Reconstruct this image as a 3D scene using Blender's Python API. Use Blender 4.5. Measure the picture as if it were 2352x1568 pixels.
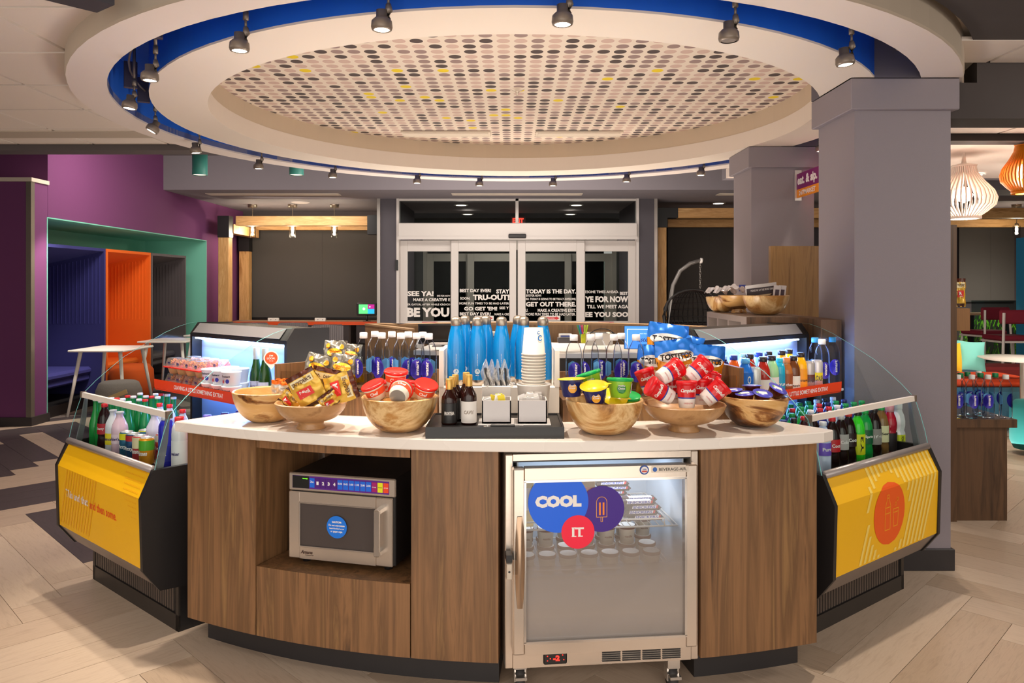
import bpy, math, random
from mathutils import Vector, Matrix
random.seed(7)
for o in list(bpy.data.objects): bpy.data.objects.remove(o)
S = bpy.context.scene
COL = S.collection
PI = math.pi
rad = math.radians
# ---------------------------------------------------------------- camera, world, exposure
F = 1740.0; CX = 1176.0; HY = 655.0; CZ = 1.45
cd = bpy.data.cameras.new('camera'); cam = bpy.data.objects.new('camera', cd); COL.objects.link(cam)
cam.location = (0, 0, CZ); cam.rotation_euler = (PI/2, 0, 0)
cd.sensor_width = 36; cd.lens = 36*F/2352; cd.shift_y = (HY-784)/2352; cd.clip_start = .05; cd.clip_end = 80
S.camera = cam
w = bpy.data.worlds.new('world'); S.world = w; w.use_nodes = True
w.node_tree.nodes['Background'].inputs[0].default_value = (1.0, .93, .86, 1)
w.node_tree.nodes['Background'].inputs[1].default_value = .55
S.view_settings.view_transform = 'Standard'; S.view_settings.look = 'None'
S.view_settings.exposure = .2; S.view_settings.gamma = 1; S.view_settings.use_curve_mapping = False
def light(kind, name, loc, energy, color=(1, .9, .8), size=.3, sizey=None, target=None, spot=70, blend=.6):
    l = bpy.data.lights.new(name, kind); l.energy = energy; l.color = color
    if kind == 'AREA':
        l.size = size
        if sizey: l.shape = 'RECTANGLE'; l.size_y = sizey
    elif kind == 'SPOT': l.spot_size = rad(spot); l.spot_blend = blend; l.shadow_soft_size = size
    else: l.shadow_soft_size = size
    o = bpy.data.objects.new(name, l); COL.objects.link(o); o.location = loc
    d = (Vector(target)-Vector(loc)) if target else Vector((0, 0, -1))
    o.rotation_euler = d.to_track_quat('-Z', 'Y').to_euler()
    return o
WARM = (1, .91, .81)
light('AREA', 'rear_fill', (0, -1.6, 1.9), 95, WARM, 6.5, 2.6, (0, 5, 1.9))  # added fill light behind the camera to even out the brightness
light('AREA', 'island_fill', (-.05, 3.85, .55), 42, WARM, 1.7, .7, (-.05, 3.95, 3))  # added fill, out of sight inside the island, brightens the round ceiling
light('AREA', 'hall_fill', (-.2, 8.4, .4), 125, WARM, 4.0, 1.6, (-.2, 8.9, 3))  # added floor-level fill behind the desk for the soffit and doors
light('AREA', 'near_fill', (0, .6, .1), 24, WARM, 3.0, 1.2, (0, 2.6, 3))  # added fill low in front, lifts the near ring underside
light('AREA', 'ceiling_fill', (-3.4, 2.6, 2.58), 25, WARM, 1.2, .6, (-3.0, 3.6, 0))  # added area fill at ceiling height, no light panel stands here
light('AREA', 'ceiling_fill', (4.0, 3.0, 2.45), 25, WARM, 1.2, .6, (3.3, 4.2, 0))  # added fill over the right-hand floor, without a fitting
light('AREA', 'ceiling_fill', (-3.9, 8.4, 3.2), 60, WARM, 1.0, 1.0, (-4.6, 9.5, .8))  # added fill that brightens the purple wall and booths
light('AREA', 'ceiling_fill', (0, 9.2, 3.25), 70, WARM, 3.0, .6, (0, 11.5, 1.2))  # added fill from above towards the entrance doors
light('AREA', 'ceiling_fill', (-3.3, 11.6, 2.76), 30, WARM, 1.6, .5, (-3.4, 12.6, 1.0))  # added fill under the soffit for the left alcove
light('AREA', 'lounge_ceiling_fill', (5.4, 7.0, 2.55), 60, WARM, 1.2, 1.0, (5.4, 8.6, .5))  # added ceiling-height fill over the lounge, no panel there
light('AREA', 'lounge_floor_fill', (4.4, 6.4, .1), 22, WARM, 1.5, .8, (4.6, 6.8, 3))  # added fill near the floor, lifts the lounge ceiling
light('AREA', 'vestibule_light', (0, 13.2, 2.7), 45, WARM, 1.6, .5)

# ---------------------------------------------------------------- materials
def lin(c):
    c = c/255.0
    return c/12.92 if c <= .04045 else ((c+.055)/1.055)**2.4
def rgb(h):
    if isinstance(h, str): h = [int(h[i:i+2], 16) for i in (0, 2, 4)]
    return (lin(h[0]), lin(h[1]), lin(h[2]), 1)
MC = {}
def mat(h, rough=.5, metal=0, emit=0, bump=0, bs=200, spec=.5, key=None):
    k = (str(h), rough, metal, emit, bump, bs, spec)
    if k in MC: return MC[k]
    m = bpy.data.materials.new('surface'); m.use_nodes = True; nt = m.node_tree; b = nt.nodes['Principled BSDF']
    b.inputs['Base Color'].default_value = rgb(h); b.inputs['Roughness'].default_value = rough
    b.inputs['Metallic'].default_value = metal; b.inputs['Specular IOR Level'].default_value = spec
    if emit:
        b.inputs['Emission Color'].default_value = rgb(h); b.inputs['Emission Strength'].default_value = emit
    # faint procedural mottling
    tc = nt.nodes.new('ShaderNodeTexCoord'); n = nt.nodes.new('ShaderNodeTexNoise'); n.inputs['Scale'].default_value = bs if bump else 6
    nt.links.new(tc.outputs['Object'], n.inputs['Vector'])
    if bump:
        bp = nt.nodes.new('ShaderNodeBump'); bp.inputs['Strength'].default_value = bump; bp.inputs['Distance'].default_value = .004
        nt.links.new(n.outputs[0], bp.inputs['Height']); nt.links.new(bp.outputs[0], b.inputs['Normal'])
    elif not emit:
        mr = nt.nodes.new('ShaderNodeMapRange'); mr.inputs['To Min'].default_value = max(.02, rough-.06); mr.inputs['To Max'].default_value = min(1, rough+.06)
        nt.links.new(n.outputs[0], mr.inputs[0]); nt.links.new(mr.outputs[0], b.inputs['Roughness'])
    MC[k] = m; return m
def wood(cs, sc=(9, 9, .7), rough=.45, dist=1.2, seed=0, wave=False, contrast=(.3, .7)):
    k = ('wood', str(cs), sc, rough, seed, wave)
    if k in MC: return MC[k]
    m = bpy.data.materials.new('wood'); m.use_nodes = True; nt = m.node_tree; b = nt.nodes['Principled BSDF']
    tc = nt.nodes.new('ShaderNodeTexCoord'); mp = nt.nodes.new('ShaderNodeMapping'); mp.inputs['Scale'].default_value = sc
    oi = nt.nodes.new('ShaderNodeObjectInfo'); ad = nt.nodes.new('ShaderNodeVectorMath'); ad.operation = 'ADD'
    ml = nt.nodes.new('ShaderNodeVectorMath'); ml.operation = 'SCALE'; ml.inputs[3].default_value = 17
    cb = nt.nodes.new('ShaderNodeCombineXYZ')
    for i in range(3): nt.links.new(oi.outputs['Random'], cb.inputs[i])
    nt.links.new(cb.outputs[0], ml.inputs[0])
    nt.links.new(tc.outputs['Object'], mp.inputs[0]); nt.links.new(mp.outputs[0], ad.inputs[0]); nt.links.new(ml.outputs[0], ad.inputs[1])
    if wave:
        n = nt.nodes.new('ShaderNodeTexWave'); n.wave_type = 'BANDS'; n.bands_direction = 'DIAGONAL'; n.inputs['Scale'].default_value = 1.0; n.inputs['Distortion'].default_value = 5; n.inputs['Detail'].default_value = 3; n.inputs['Detail Scale'].default_value = .6
    else:
        n = nt.nodes.new('ShaderNodeTexNoise'); n.inputs['Scale'].default_value = 1.6; n.inputs['Detail'].default_value = 6; n.inputs['Roughness'].default_value = .62; n.inputs['Distortion'].default_value = dist
    nt.links.new(ad.outputs[0], n.inputs['Vector'])
    r = nt.nodes.new('ShaderNodeValToRGB'); e = r.color_ramp.elements
    while len(e) < len(cs): e.new(.5)
    for i, c in enumerate(cs):
        e[i].position = contrast[0]+(contrast[1]-contrast[0])*i/(len(cs)-1); e[i].color = rgb(c)
    nt.links.new(n.outputs[0 if not wave else 1], r.inputs[0]); nt.links.new(r.outputs[0], b.inputs['Base Color'])
    b.inputs['Roughness'].default_value = rough
    MC[k] = m; return m
def pane(tint='ffffff', refl=1.0, rough=.0, haze=0, key=0):
    k = ('pane', tint, refl, rough, haze)
    if k in MC: return MC[k]
    m = bpy.data.materials.new('glass'); m.use_nodes = True; nt = m.node_tree; nt.nodes.clear()
    out = nt.nodes.new('ShaderNodeOutputMaterial'); t = nt.nodes.new('ShaderNodeBsdfTransparent'); t.inputs[0].default_value = rgb(tint)
    g = nt.nodes.new('ShaderNodeBsdfGlossy'); g.inputs['Roughness'].default_value = rough; g.inputs[0].default_value = (1, 1, 1, 1)
    fr = nt.nodes.new('ShaderNodeLayerWeight'); fr.inputs[0].default_value = .12
    mu = nt.nodes.new('ShaderNodeMath'); mu.operation = 'MULTIPLY'; mu.inputs[1].default_value = refl; mu.use_clamp = True
    nt.links.new(fr.outputs['Fresnel'], mu.inputs[0])
    mx = nt.nodes.new('ShaderNodeMixShader'); nt.links.new(mu.outputs[0], mx.inputs[0]); nt.links.new(t.outputs[0], mx.inputs[1]); nt.links.new(g.outputs[0], mx.inputs[2])
    last = mx
    if haze:
        d = nt.nodes.new('ShaderNodeBsdfDiffuse'); d.inputs[0].default_value = rgb(tint)
        m2 = nt.nodes.new('ShaderNodeMixShader'); m2.inputs[0].default_value = haze
        nt.links.new(mx.outputs[0], m2.inputs[1]); nt.links.new(d.outputs[0], m2.inputs[2]); last = m2
    nt.links.new(last.outputs[0], out.inputs[0]); MC[k] = m; return m

# ---------------------------------------------------------------- mesh helpers
class MB:
    def __init__(s): s.v = []; s.f = []; s.m = []; s.sm = []; s.mi = 0; s.M = Matrix()
    def add(s, vs, fs, smooth=False):
        n = len(s.v); s.v += [tuple(s.M @ Vector(p)) for p in vs]
        for f in fs: s.f.append([n+i for i in f]); s.m.append(s.mi); s.sm.append(smooth)
        return s
    def box(s, x0, x1, y0, y1, z0, z1, bev=0):
        if bev:
            b = bev; P = []
            # octagonal-profile box: chamfered vertical edges + top
            pts = [(x0+b, y0), (x1-b, y0), (x1, y0+b), (x1, y1-b), (x1-b, y1), (x0+b, y1), (x0, y1-b), (x0, y0+b)]
            ins = [(x0+b, y0+b), (x1-b, y0+b), (x1-b, y0+b), (x1-b, y1-b), (x1-b, y1-b), (x0+b, y1-b), (x0+b, y1-b), (x0+b, y0+b)]
            R = [[(p[0], p[1], z0) for p in ins], [(p[0], p[1], z0+b) for p in pts], [(p[0], p[1], z1-b) for p in pts], [(p[0], p[1], z1) for p in ins]]
            V = sum(R, []); Fs = []
            for r in range(3):
                for i in range(8): Fs.append((r*8+i, r*8+(i+1) % 8, (r+1)*8+(i+1) % 8, (r+1)*8+i))
            Fs += [(0, 6, 4, 2)[::1], (24, 26, 28, 30)]
            return s.add(V, Fs)
        V = [(x, y, z) for z in (z0, z1) for y in (y0, y1) for x in (x0, x1)]
        return s.add(V, [(0, 2, 3, 1), (4, 5, 7, 6), (0, 1, 5, 4), (2, 6, 7, 3), (0, 4, 6, 2), (1, 3, 7, 5)])
    def prism(s, pts, z0, z1, smooth=False):
        n = len(pts); V = [(p[0], p[1], z0) for p in pts]+[(p[0], p[1], z1) for p in pts]
        s.add(V, [tuple(range(n))[::-1], tuple(range(n, 2*n))]+[(i, (i+1) % n, n+(i+1) % n, n+i) for i in range(n)])
        return s
    def xprism(s, pts, x0, x1):        # polygon in (y,z) swept along x
        n = len(pts); V = [(x0, p[0], p[1]) for p in pts]+[(x1, p[0], p[1]) for p in pts]
        return s.add(V, [tuple(range(n))[::-1], tuple(range(n, 2*n))]+[(i, (i+1) % n, n+(i+1) % n, n+i) for i in range(n)])
    def yprism(s, pts, y0, y1):        # polygon in (x,z) swept along y
        n = len(pts); V = [(p[0], y0, p[1]) for p in pts]+[(p[0], y1, p[1]) for p in pts]
        return s.add(V, [tuple(range(n)), tuple(range(n, 2*n))[::-1]]+[(i, n+i, n+(i+1) % n, (i+1) % n) for i in range(n)])
    def lathe(s, prof, n=24, c=(0, 0, 0), smooth=True, a0=0, a1=2*PI, close=True):
        full = abs(a1-a0-2*PI) < 1e-6; k = n if full else n+1; V = []; Fs = []
        for r, z in prof:
            for i in range(k):
                a = a0+(a1-a0)*i/n; V.append((c[0]+r*math.cos(a), c[1]+r*math.sin(a), c[2]+z))
        for j in range(len(prof)-1):
            for i in range(n):
                i2 = (i+1) % k
                Fs.append((j*k+i, j*k+i2, (j+1)*k+i2, (j+1)*k+i))
        return s.add(V, Fs, smooth)
    def tube(s, pts, r, n=8, smooth=True, cap=True):
        P = [Vector(p) for p in pts]; V = []; Fs = []; up = Vector((0, 0, 1))
        for i, p in enumerate(P):
            d = ((P[min(i+1, len(P)-1)]-P[max(i-1, 0)])).normalized()
            a = d.cross(up)
            if a.length < .05: a = d.cross(Vector((1, 0, 0)))
            a.normalize(); b = d.cross(a).normalized(); rr = r[i] if isinstance(r, (list, tuple)) else r
            for k in range(n):
                t = 2*PI*k/n; V.append(tuple(p+a*rr*math.cos(t)+b*rr*math.sin(t)))
        for i in range(len(P)-1):
            for k in range(n): Fs.append((i*n+k, i*n+(k+1) % n, (i+1)*n+(k+1) % n, (i+1)*n+k))
        if cap: Fs += [tuple(range(n))[::-1], tuple(range((len(P)-1)*n, len(P)*n))]
        return s.add(V, Fs, smooth)
    def bar(s, p, q, wx, wz=None):     # square bar between points
        wz = wz or wx; p = Vector(p); q = Vector(q); d = (q-p).normalized(); up = Vector((0, 0, 1))
        a = d.cross(up)
        if a.length < .05: a = d.cross(Vector((0, 1, 0)))
        a.normalize(); b = d.cross(a).normalized(); V = []
        for c in (p, q):
            for sx, sz in ((-1, -1), (1, -1), (1, 1), (-1, 1)): V.append(tuple(c+a*wx/2*sx+b*wz/2*sz))
        return s.add(V, [(0, 1, 2, 3), (7, 6, 5, 4)]+[(i, 4+i, 4+(i+1) % 4, (i+1) % 4) for i in range(4)])
    def disc(s, c, r, n=28, z=0, nrm='z'):
        V = []
        for i in range(n):
            a = 2*PI*i/n
            V.append((c[0]+r*math.cos(a), c[1], c[2]+r*math.sin(a)) if nrm == 'y' else (c[0]+r*math.cos(a), c[1]+r*math.sin(a), c[2]))
        return s.add(V, [tuple(range(n))])
    def grid(s, fn, nu, nv, smooth=True):
        V = [fn(i/nu, j/nv) for j in range(nv+1) for i in range(nu+1)]
        return s.add(V, [(j*(nu+1)+i, j*(nu+1)+i+1, (j+1)*(nu+1)+i+1, (j+1)*(nu+1)+i) for j in range(nv) for i in range(nu)], smooth)
    def mesh(s, name, mats):
        me = bpy.data.meshes.new(name); me.from_pydata(s.v, [], s.f)
        for m in (mats if isinstance(mats, (list, tuple)) else [mats]): me.materials.append(m)
        me.polygons.foreach_set('material_index', s.m); me.polygons.foreach_set('use_smooth', s.sm)
        me.update(); return me
    def build(s, name, mats, parent=None, **kw): return link(name, s.mesh(name, mats), parent, **kw)
def link(name, me, parent=None, loc=None, rz=None, kind=None, label=None, cat=None, group=None):
    o = bpy.data.objects.new(name, me); COL.objects.link(o)
    if parent: o.parent = parent
    if loc is not None: o.location = loc
    if rz is not None: o.rotation_euler = (0, 0, rz)
    for k, v in (('kind', kind), ('label', label), ('category', cat), ('group', group)):
        if v: o[k] = v
    return o
def thing(name, label, cat, loc=(0, 0, 0), rz=0, group=None, rot=None):
    o = bpy.data.objects.new(name, None); COL.objects.link(o); o.location = loc; o.rotation_euler = rot or (0, 0, rz)
    o.empty_display_size = .05; o['label'] = label; o['category'] = cat
    if group: o['group'] = group
    return o
MESHES = {}
def cached(key, fn):
    if key not in MESHES: MESHES[key] = fn()
    return MESHES[key]
def dup(root, loc=None, rz=None, label=None, group=None, parent=None):
    r = root.copy(); COL.objects.link(r)
    if loc is not None: r.location = loc
    if rz is not None: r.rotation_euler = (0, 0, rz)
    if label: r['label'] = label
    if group: r['group'] = group
    if parent: r.parent = parent
    for ch in list(root.children):
        c = ch.copy(); COL.objects.link(c); c.parent = r
        for g in list(ch.children):
            d = g.copy(); COL.objects.link(d); d.parent = c
    return r
def at(px, py, Y): return ((px-CX)/F*Y, Y, CZ-(py-HY)/F*Y)
def at_z(px, py, z):
    Y = F*(CZ-z)/(py-HY); return ((px-CX)/F*Y, Y, z)
class Frame:                                   # local frame on the floor
    def __init__(s, o, ang): s.o = o; s.a = ang; s.c = math.cos(ang); s.s = math.sin(ang)
    def w(s, x, y, z=0): return (s.o[0]+x*s.c-y*s.s, s.o[1]+x*s.s+y*s.c, z)
    def l(s, px, py, y):                       # the point of plane local-y=y seen at pixel
        r = (px-CX)/F; # o.x + x c - y s = r (o.y + x s + y c)
        x = (r*(s.o[1]+y*s.c)-s.o[0]+y*s.s)/(s.c-r*s.s); Y = s.o[1]+x*s.s+y*s.c
        return x, CZ-(py-HY)/F*Y
# text -> flat mesh data (x right, y up), fitted
TXT = {}
def txt(body, bold=0):
    k = (body, bold)
    if k in TXT: return TXT[k]
    cu = bpy.data.curves.new('lettering', 'FONT'); cu.body = body; cu.size = 1; cu.offset = bold; cu.resolution_u = 2
    ob = bpy.data.objects.new('lettering', cu); me = ob.to_mesh()
    V = [(v.co.x, v.co.y) for v in me.vertices]; Fs = [tuple(p.vertices) for p in me.polygons]
    ob.to_mesh_clear(); bpy.data.objects.remove(ob); bpy.data.curves.remove(cu)
    if V:
        x0 = min(v[0] for v in V); x1 = max(v[0] for v in V); y0 = min(v[1] for v in V); y1 = max(v[1] for v in V)
        V = [((v[0]-x0)/(x1-x0 or 1), (v[1]-y0)/(y1-y0 or 1)) for v in V]
    TXT[k] = (V, Fs); return TXT[k]
def put_text(mb, body, x, y, wd, ht, fn, bold=.02, rot=0, shear=0):
    """letters centred on (x,y), size wd x ht, mapped through fn(x,y) -> 3D"""
    V, Fs = txt(body, bold); c, s_ = math.cos(rot), math.sin(rot); P = []
    for a, b in V:
        u = (a-.5)*wd+shear*(b-.5)*ht; v = (b-.5)*ht; P.append(fn(x+u*c-v*s_, y+u*s_+v*c))
    mb.add(P, Fs); return mb
def cyl(r, rot=0, taper=0):                     # wrap: x is arc length, y is height; front is -Y
    return lambda x, y: ((r+taper*y)*math.sin(x/r+rot), -(r+taper*y)*math.cos(x/r+rot), y)
def flat(yl=0): return lambda x, y: (x, yl, y)
def face_cam(x, y, k=1.0): return math.atan2(-x, y)*k
# ---------------------------------------------------------------- structure
def struct(name, mb, m, parent=None, **kw): return link(name, mb.mesh(name, m), parent, kind=None if parent else 'structure', **kw)
CREAM = mat('d8c7b8', .8, bump=.05, bs=300); CREAM2 = mat('cdbca6', .8); DARK = mat('40393a', .7); GREY = mat('6d6669', .6)
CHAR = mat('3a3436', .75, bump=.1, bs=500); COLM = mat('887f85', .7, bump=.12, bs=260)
# floor base and herringbone planks
flb = MB(); flb.box(-9, 9.6, -1.2, 17, -.12, -.009)
floor = struct('floor', flb, mat('8d7a69', .6))
def wood_floor(cs, seed): return wood(cs, sc=(5.0, 42, 5), rough=.42, dist=.6, seed=seed, contrast=(.25, .8))
LIGHTW = [wood_floor(['b39c86', 'c6b09b', 'bca58f'], 1), wood_floor(['a8917c', 'bda68f', 'b39b85'], 2), wood_floor(['bba48e', 'cdb8a3', 'c4ae98'], 3)]
DARKW = [wood_floor(['3a3233', '4b4242', '433a3a'], 4), wood_floor(['6d615b', '857870', '776a63'], 5), wood_floor(['a08b79', 'b8a28f', 'ad9783'], 6)]
LP, WP = 1.2, .2
def plank_mesh(mt, k):
    def f():
        b = MB(); g = .0012; b.box(g, LP-g, g, WP-g, -.008, 0, 0); return b.mesh('plank', mt)
    return cached(('plank', k), f)
def visible(X, Y, mg=60):
    if Y < 2.3: return False
    px = CX+X/Y*F; py = HY+CZ/Y*F
    return -mg < px < 2352+mg and py < 1580+mg
def under_island(X, Y):
    return False
prnd = random.Random(3); planks = 0
c45 = math.cos(PI/4)
rest = MB()
cand = []
for m_ in range(-9, 10):
    for k in range(-70, 90):
        for kind in (0, 1):
            if kind == 0: p0, q0, ang = k*WP+m_*2*LP, k*WP, 0
            else: p0, q0, ang = k*WP+LP+m_*2*LP+WP, (k+1)*WP-LP, PI/2
            pc = (p0+LP/2, q0+WP/2) if kind == 0 else (p0-WP/2, q0+LP/2)
            Xc = (pc[0]-pc[1])*c45-.4; Yc = (pc[0]+pc[1])*c45+2.4
            if not (-8 < Xc < 8.5 and 1.6 < Yc < 15): continue
            d = (c45, c45) if kind == 0 else (-c45, c45)
            seen = any(visible(Xc+d[0]*t, Yc+d[1]*t) for t in (-.6, -.3, 0, .3, .6))
            if not seen and not any(visible(Xc+d[0]*t, Yc+d[1]*t, 900) for t in (-.6, 0, .6)): continue
            # covered by the island
            if (Xc-.1)**2+(Yc-5.4)**2 < 1.9**2 or (abs(Xc) < .8 and 3.3 < Yc < 6): continue
            if Yc > 7.2 and -3.3 < Xc < 2.4: continue
            ox = (p0-q0)*c45-.4; oy = (p0+q0)*c45+2.4
            cand.append((not seen, Yc, Xc, ox, oy, PI/4+ang))
cand.sort()
for i, (off, Yc, Xc, ox, oy, a) in enumerate(cand):
    dark = (Yc-Xc)/math.sqrt(2) > 4.95 and Xc < 0
    mi = prnd.choice([0, 0, 0, 0, 1, 2, 2]) if dark else prnd.choice([0, 1, 2])
    mt = (DARKW if dark else LIGHTW)[mi]
    if i < 300 and not off: link('plank', plank_mesh(mt, (dark, mi)), floor, loc=(ox, oy, 0), rz=a)
    else:
        g = .001; rest.M = Matrix.Translation((ox, oy, 0)) @ Matrix.Rotation(a, 4, 'Z'); rest.mi = mi+(3 if dark else 0)
        rest.box(g, LP-g, g, WP-g, -.008, 0)
rest.build('far_planks', LIGHTW+DARKW, floor, kind='stuff')

# ceilings
RC = (.012, 5.07); Z1 = 2.5
ceil = MB(); ceil.box(-9, 9.5, 6.37, 10.8, 3.3, 3.4); ceil.box(-9, -2.66, -1.2, 6.37, 2.64, 2.7); ceil.box(-1.3, 3.0, -1.2, 1.2, 3.3, 3.4)
ceiling = struct('ceiling', ceil, mat('6b6466', .85))
TILE = mat('ddcfc3', .85, bump=.15, bs=350)
def push(x, y, r=2.45):
    dx, dy = x-RC[0], y-RC[1]; d = math.hypot(dx, dy)
    return (RC[0]+dx/d*r, RC[1]+dy/d*r) if d < r else (x, y)
def tile(x0, y0, z=2.596, sx=.61, sy=.61):
    if math.hypot(x0+sx/2-RC[0], y0+sy/2-RC[1]) < 2.45: return
    g = .011; b = MB(); P = []
    c = [(x0+g, y0+g), (x0+sx-g, y0+g), (x0+sx-g, y0+sy-g), (x0+g, y0+sy-g)]
    for i in range(4):
        a, d = c[i], c[(i+1) % 4]
        for k in range(6): P.append(push(a[0]+(d[0]-a[0])*k/6, a[1]+(d[1]-a[1])*k/6))
    b.prism(P, z, z+.02); b.build('ceiling_tile', TILE, ceiling)
for i in range(7):
    for j in range(8):
        x0 = -2.18-.61*i; y0 = 1.29+.61*j
        if (x0+.61)/(y0+.61)*F+CX < -700: continue
        tile(x0, y0)
for j in range(5, 7): tile(-1.57, 1.29+.61*j+.0)
gr = MB(); gr.box(-9, -2.66, 1.0, 6.2, 2.617, 2.64); gr.build('ceiling_grid', mat('6d625c', .8), ceiling)
ld = MB(); ld.box(-5.6, -2.35, 5.62, 5.86, 2.589, 2.597); ld.build('linear_diffuser', mat('b5a796', .7), ceiling)
bm_ = MB(); bm_.box(-9, -1.6, 6.17, 6.37, 2.549, 3.3); struct('trim_1', bm_, mat('544c4b', .7))
bm_ = MB(); bm_.prism([(-1.60, 2.92), (-1.49, 2.84), (-2.9, 1.25), (-3.05, 1.37)], 2.5, 2.66); struct('trim_2', bm_, mat('38343a', .6))
bm_ = MB(); bm_.box(-2.6, -1.62, 1.0, 2.2, 2.62, 3.3); struct('trim_8', bm_, mat('4a4345', .7))
# right bulkheads and lounge ceiling
bm_ = MB(); bm_.prism([(.52, -.6), (9, -.6), (9, 3.54)]+[(RC[0]+2.632*math.cos(rad(a)), RC[1]+2.632*math.sin(rad(a))) for a in range(-35, -80, -4)], 2.6, 3.4); struct('trim_3', bm_, mat('3d3533', .8))
bm_ = MB(); bm_.box(2.245, 9, 3.91, 4.14, 2.31, 2.495); bm_.prism([(2.40, 3.91), (9, 3.91), (9, 4.14), (2.47, 4.14)], 2.495, 2.62); struct('trim_4', bm_, mat('3e3634', .8))
bm_ = MB(); bm_.box(2.0, 9, 5.73, 5.90, 2.543, 2.62); struct('trim_5', bm_, mat('3e3634', .8))
for i in range(-1, 10):
    tile(2.45+.61*i, 3.54, sy=.37)
    for j in range(3): tile(2.45+.61*i, 4.14+.53*j, sy=.53)
lc = MB(); lc.box(2.3, 9, 5.9, 8.14, 2.6, 2.7); struct('ceiling_lounge', lc, mat('e0cfc4', .85))
lc = MB(); lc.box(2.3, 9, 3.5, 5.9, 2.617, 2.68); struct('ceiling_service', lc, mat('cdbca6', .8))
lc = MB(); lc.box(2.3, 9.5, 10.8, 14, 2.81, 3.3); lc.box(2.3, 9.5, 8.14, 8.3, 2.6, 3.3); struct('trim_6', lc, mat('7a7379', .8))
# round ceiling feature
def ring_prof(name, prof, m, n=96, label=None):
    b = MB(); b.lathe(prof, n, (RC[0], RC[1], 0), smooth=False); o = b.build(name, m, roundc)
    return o
roundc = link('ceiling_round', None, kind='structure')
ring_prof('outer_ring', [(2.402, Z1+.05), (2.402, Z1), (2.585, Z1)], mat('ddd0c8', .75))
ring_prof('outer_drum', [(2.585, Z1), (2.59, Z1+.01), (2.59, 2.66), (2.63, 2.665), (2.63, 3.3)], mat('b3a391', .75))
ring_prof('blue_channel', [(2.203, Z1+.01), (2.203, 2.79), (2.402, 2.79), (2.402, Z1+.012)], mat('1260cc', .6))
ring_prof('inner_ring', [(2.203, Z1+.01), (2.203, Z1), (1.902, Z1), (1.902, 2.62)], mat('ded0c2', .72))
ring_prof('inner_drum', [(1.902, Z1+.0005), (1.906, 2.744)], mat('c8b49b', .75))
def dot_material():
    m = bpy.data.materials.new('dotted_paper'); m.use_nodes = True; nt = m.node_tree; b = nt.nodes['Principled BSDF']; L = nt.links.new
    def N(t, **k):
        n = nt.nodes.new(t)
        for a, v in k.items(): setattr(n, a, v)
        return n
    tc = N('ShaderNodeTexCoord'); sc = N('ShaderNodeVectorMath', operation='SCALE'); sc.inputs[3].default_value = 1/.0923
    L(tc.outputs['Object'], sc.inputs[0])
    fl = N('ShaderNodeVectorMath', operation='FLOOR'); fr = N('ShaderNodeVectorMath', operation='FRACTION'); L(sc.outputs[0], fl.inputs[0]); L(sc.outputs[0], fr.inputs[0])
    su = N('ShaderNodeVectorMath', operation='SUBTRACT'); su.inputs[1].default_value = (.5, .5, 0); L(fr.outputs[0], su.inputs[0])
    mu = N('ShaderNodeVectorMath', operation='MULTIPLY'); mu.inputs[1].default_value = (1, 1, 0); L(su.outputs[0], mu.inputs[0])
    le = N('ShaderNodeVectorMath', operation='LENGTH'); L(mu.outputs[0], le.inputs[0])
    ls = N('ShaderNodeMath', operation='LESS_THAN'); ls.inputs[1].default_value = .385; L(le.outputs['Value'], ls.inputs[0])
    m2 = N('ShaderNodeVectorMath', operation='MULTIPLY'); m2.inputs[1].default_value = (1, 1, 0); L(fl.outputs[0], m2.inputs[0])
    wn = N('ShaderNodeTexWhiteNoise', noise_dimensions='3D'); L(m2.outputs[0], wn.inputs['Vector'])
    cr = N('ShaderNodeValToRGB'); cr.color_ramp.interpolation = 'CONSTANT'; e = cr.color_ramp.elements
    for p, c in ((0, 'c3a699'), (.36, '927a74'), (.74, '4d3f3c'), (.975, 'e0c21c')):
        x = e[0] if p == 0 else e.new(p)
        x.position = p; x.color = rgb(c)
    e.remove(e[-1]) if e[-1].position > .99 else None
    L(wn.outputs['Value'], cr.inputs[0])
    mx = N('ShaderNodeMix', data_type='RGBA'); mx.inputs['A'].default_value = rgb('d9c9b8'); L(ls.outputs[0], mx.inputs['Factor']); L(cr.outputs[0], mx.inputs['B'])
    L(mx.outputs['Result'], b.inputs['Base Color']); b.inputs['Roughness'].default_value = .8
    return m
b = MB(); b.disc((RC[0]-0, RC[1], 2.744), 1.91, 96); b.build('dotted_disc', dot_material(), roundc)
for x0, x1 in ((-.93, -.18), (.2, .93)):
    b = MB(); b.box(x0, x1, 6.33, 6.52, 2.727, 2.743); b.box(x0+.02, x1-.02, 6.35, 6.50, 2.722, 2.728); b.build('air_diffuser', mat('cfc0ad', .7), roundc)
b = MB(); b.lathe([(0, 0), (.006, 0), (.008, .02), (.02, .03), (.045, .042), (.05, .044)], 16); o = b.build('ceiling_sprinkler', mat('c9b8a6', .4, .3), loc=(.034, 5.0, 2.70)); o['label'] = 'small fire sprinkler in the middle of the dotted ceiling disc'; o['category'] = 'sprinkler'

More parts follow.
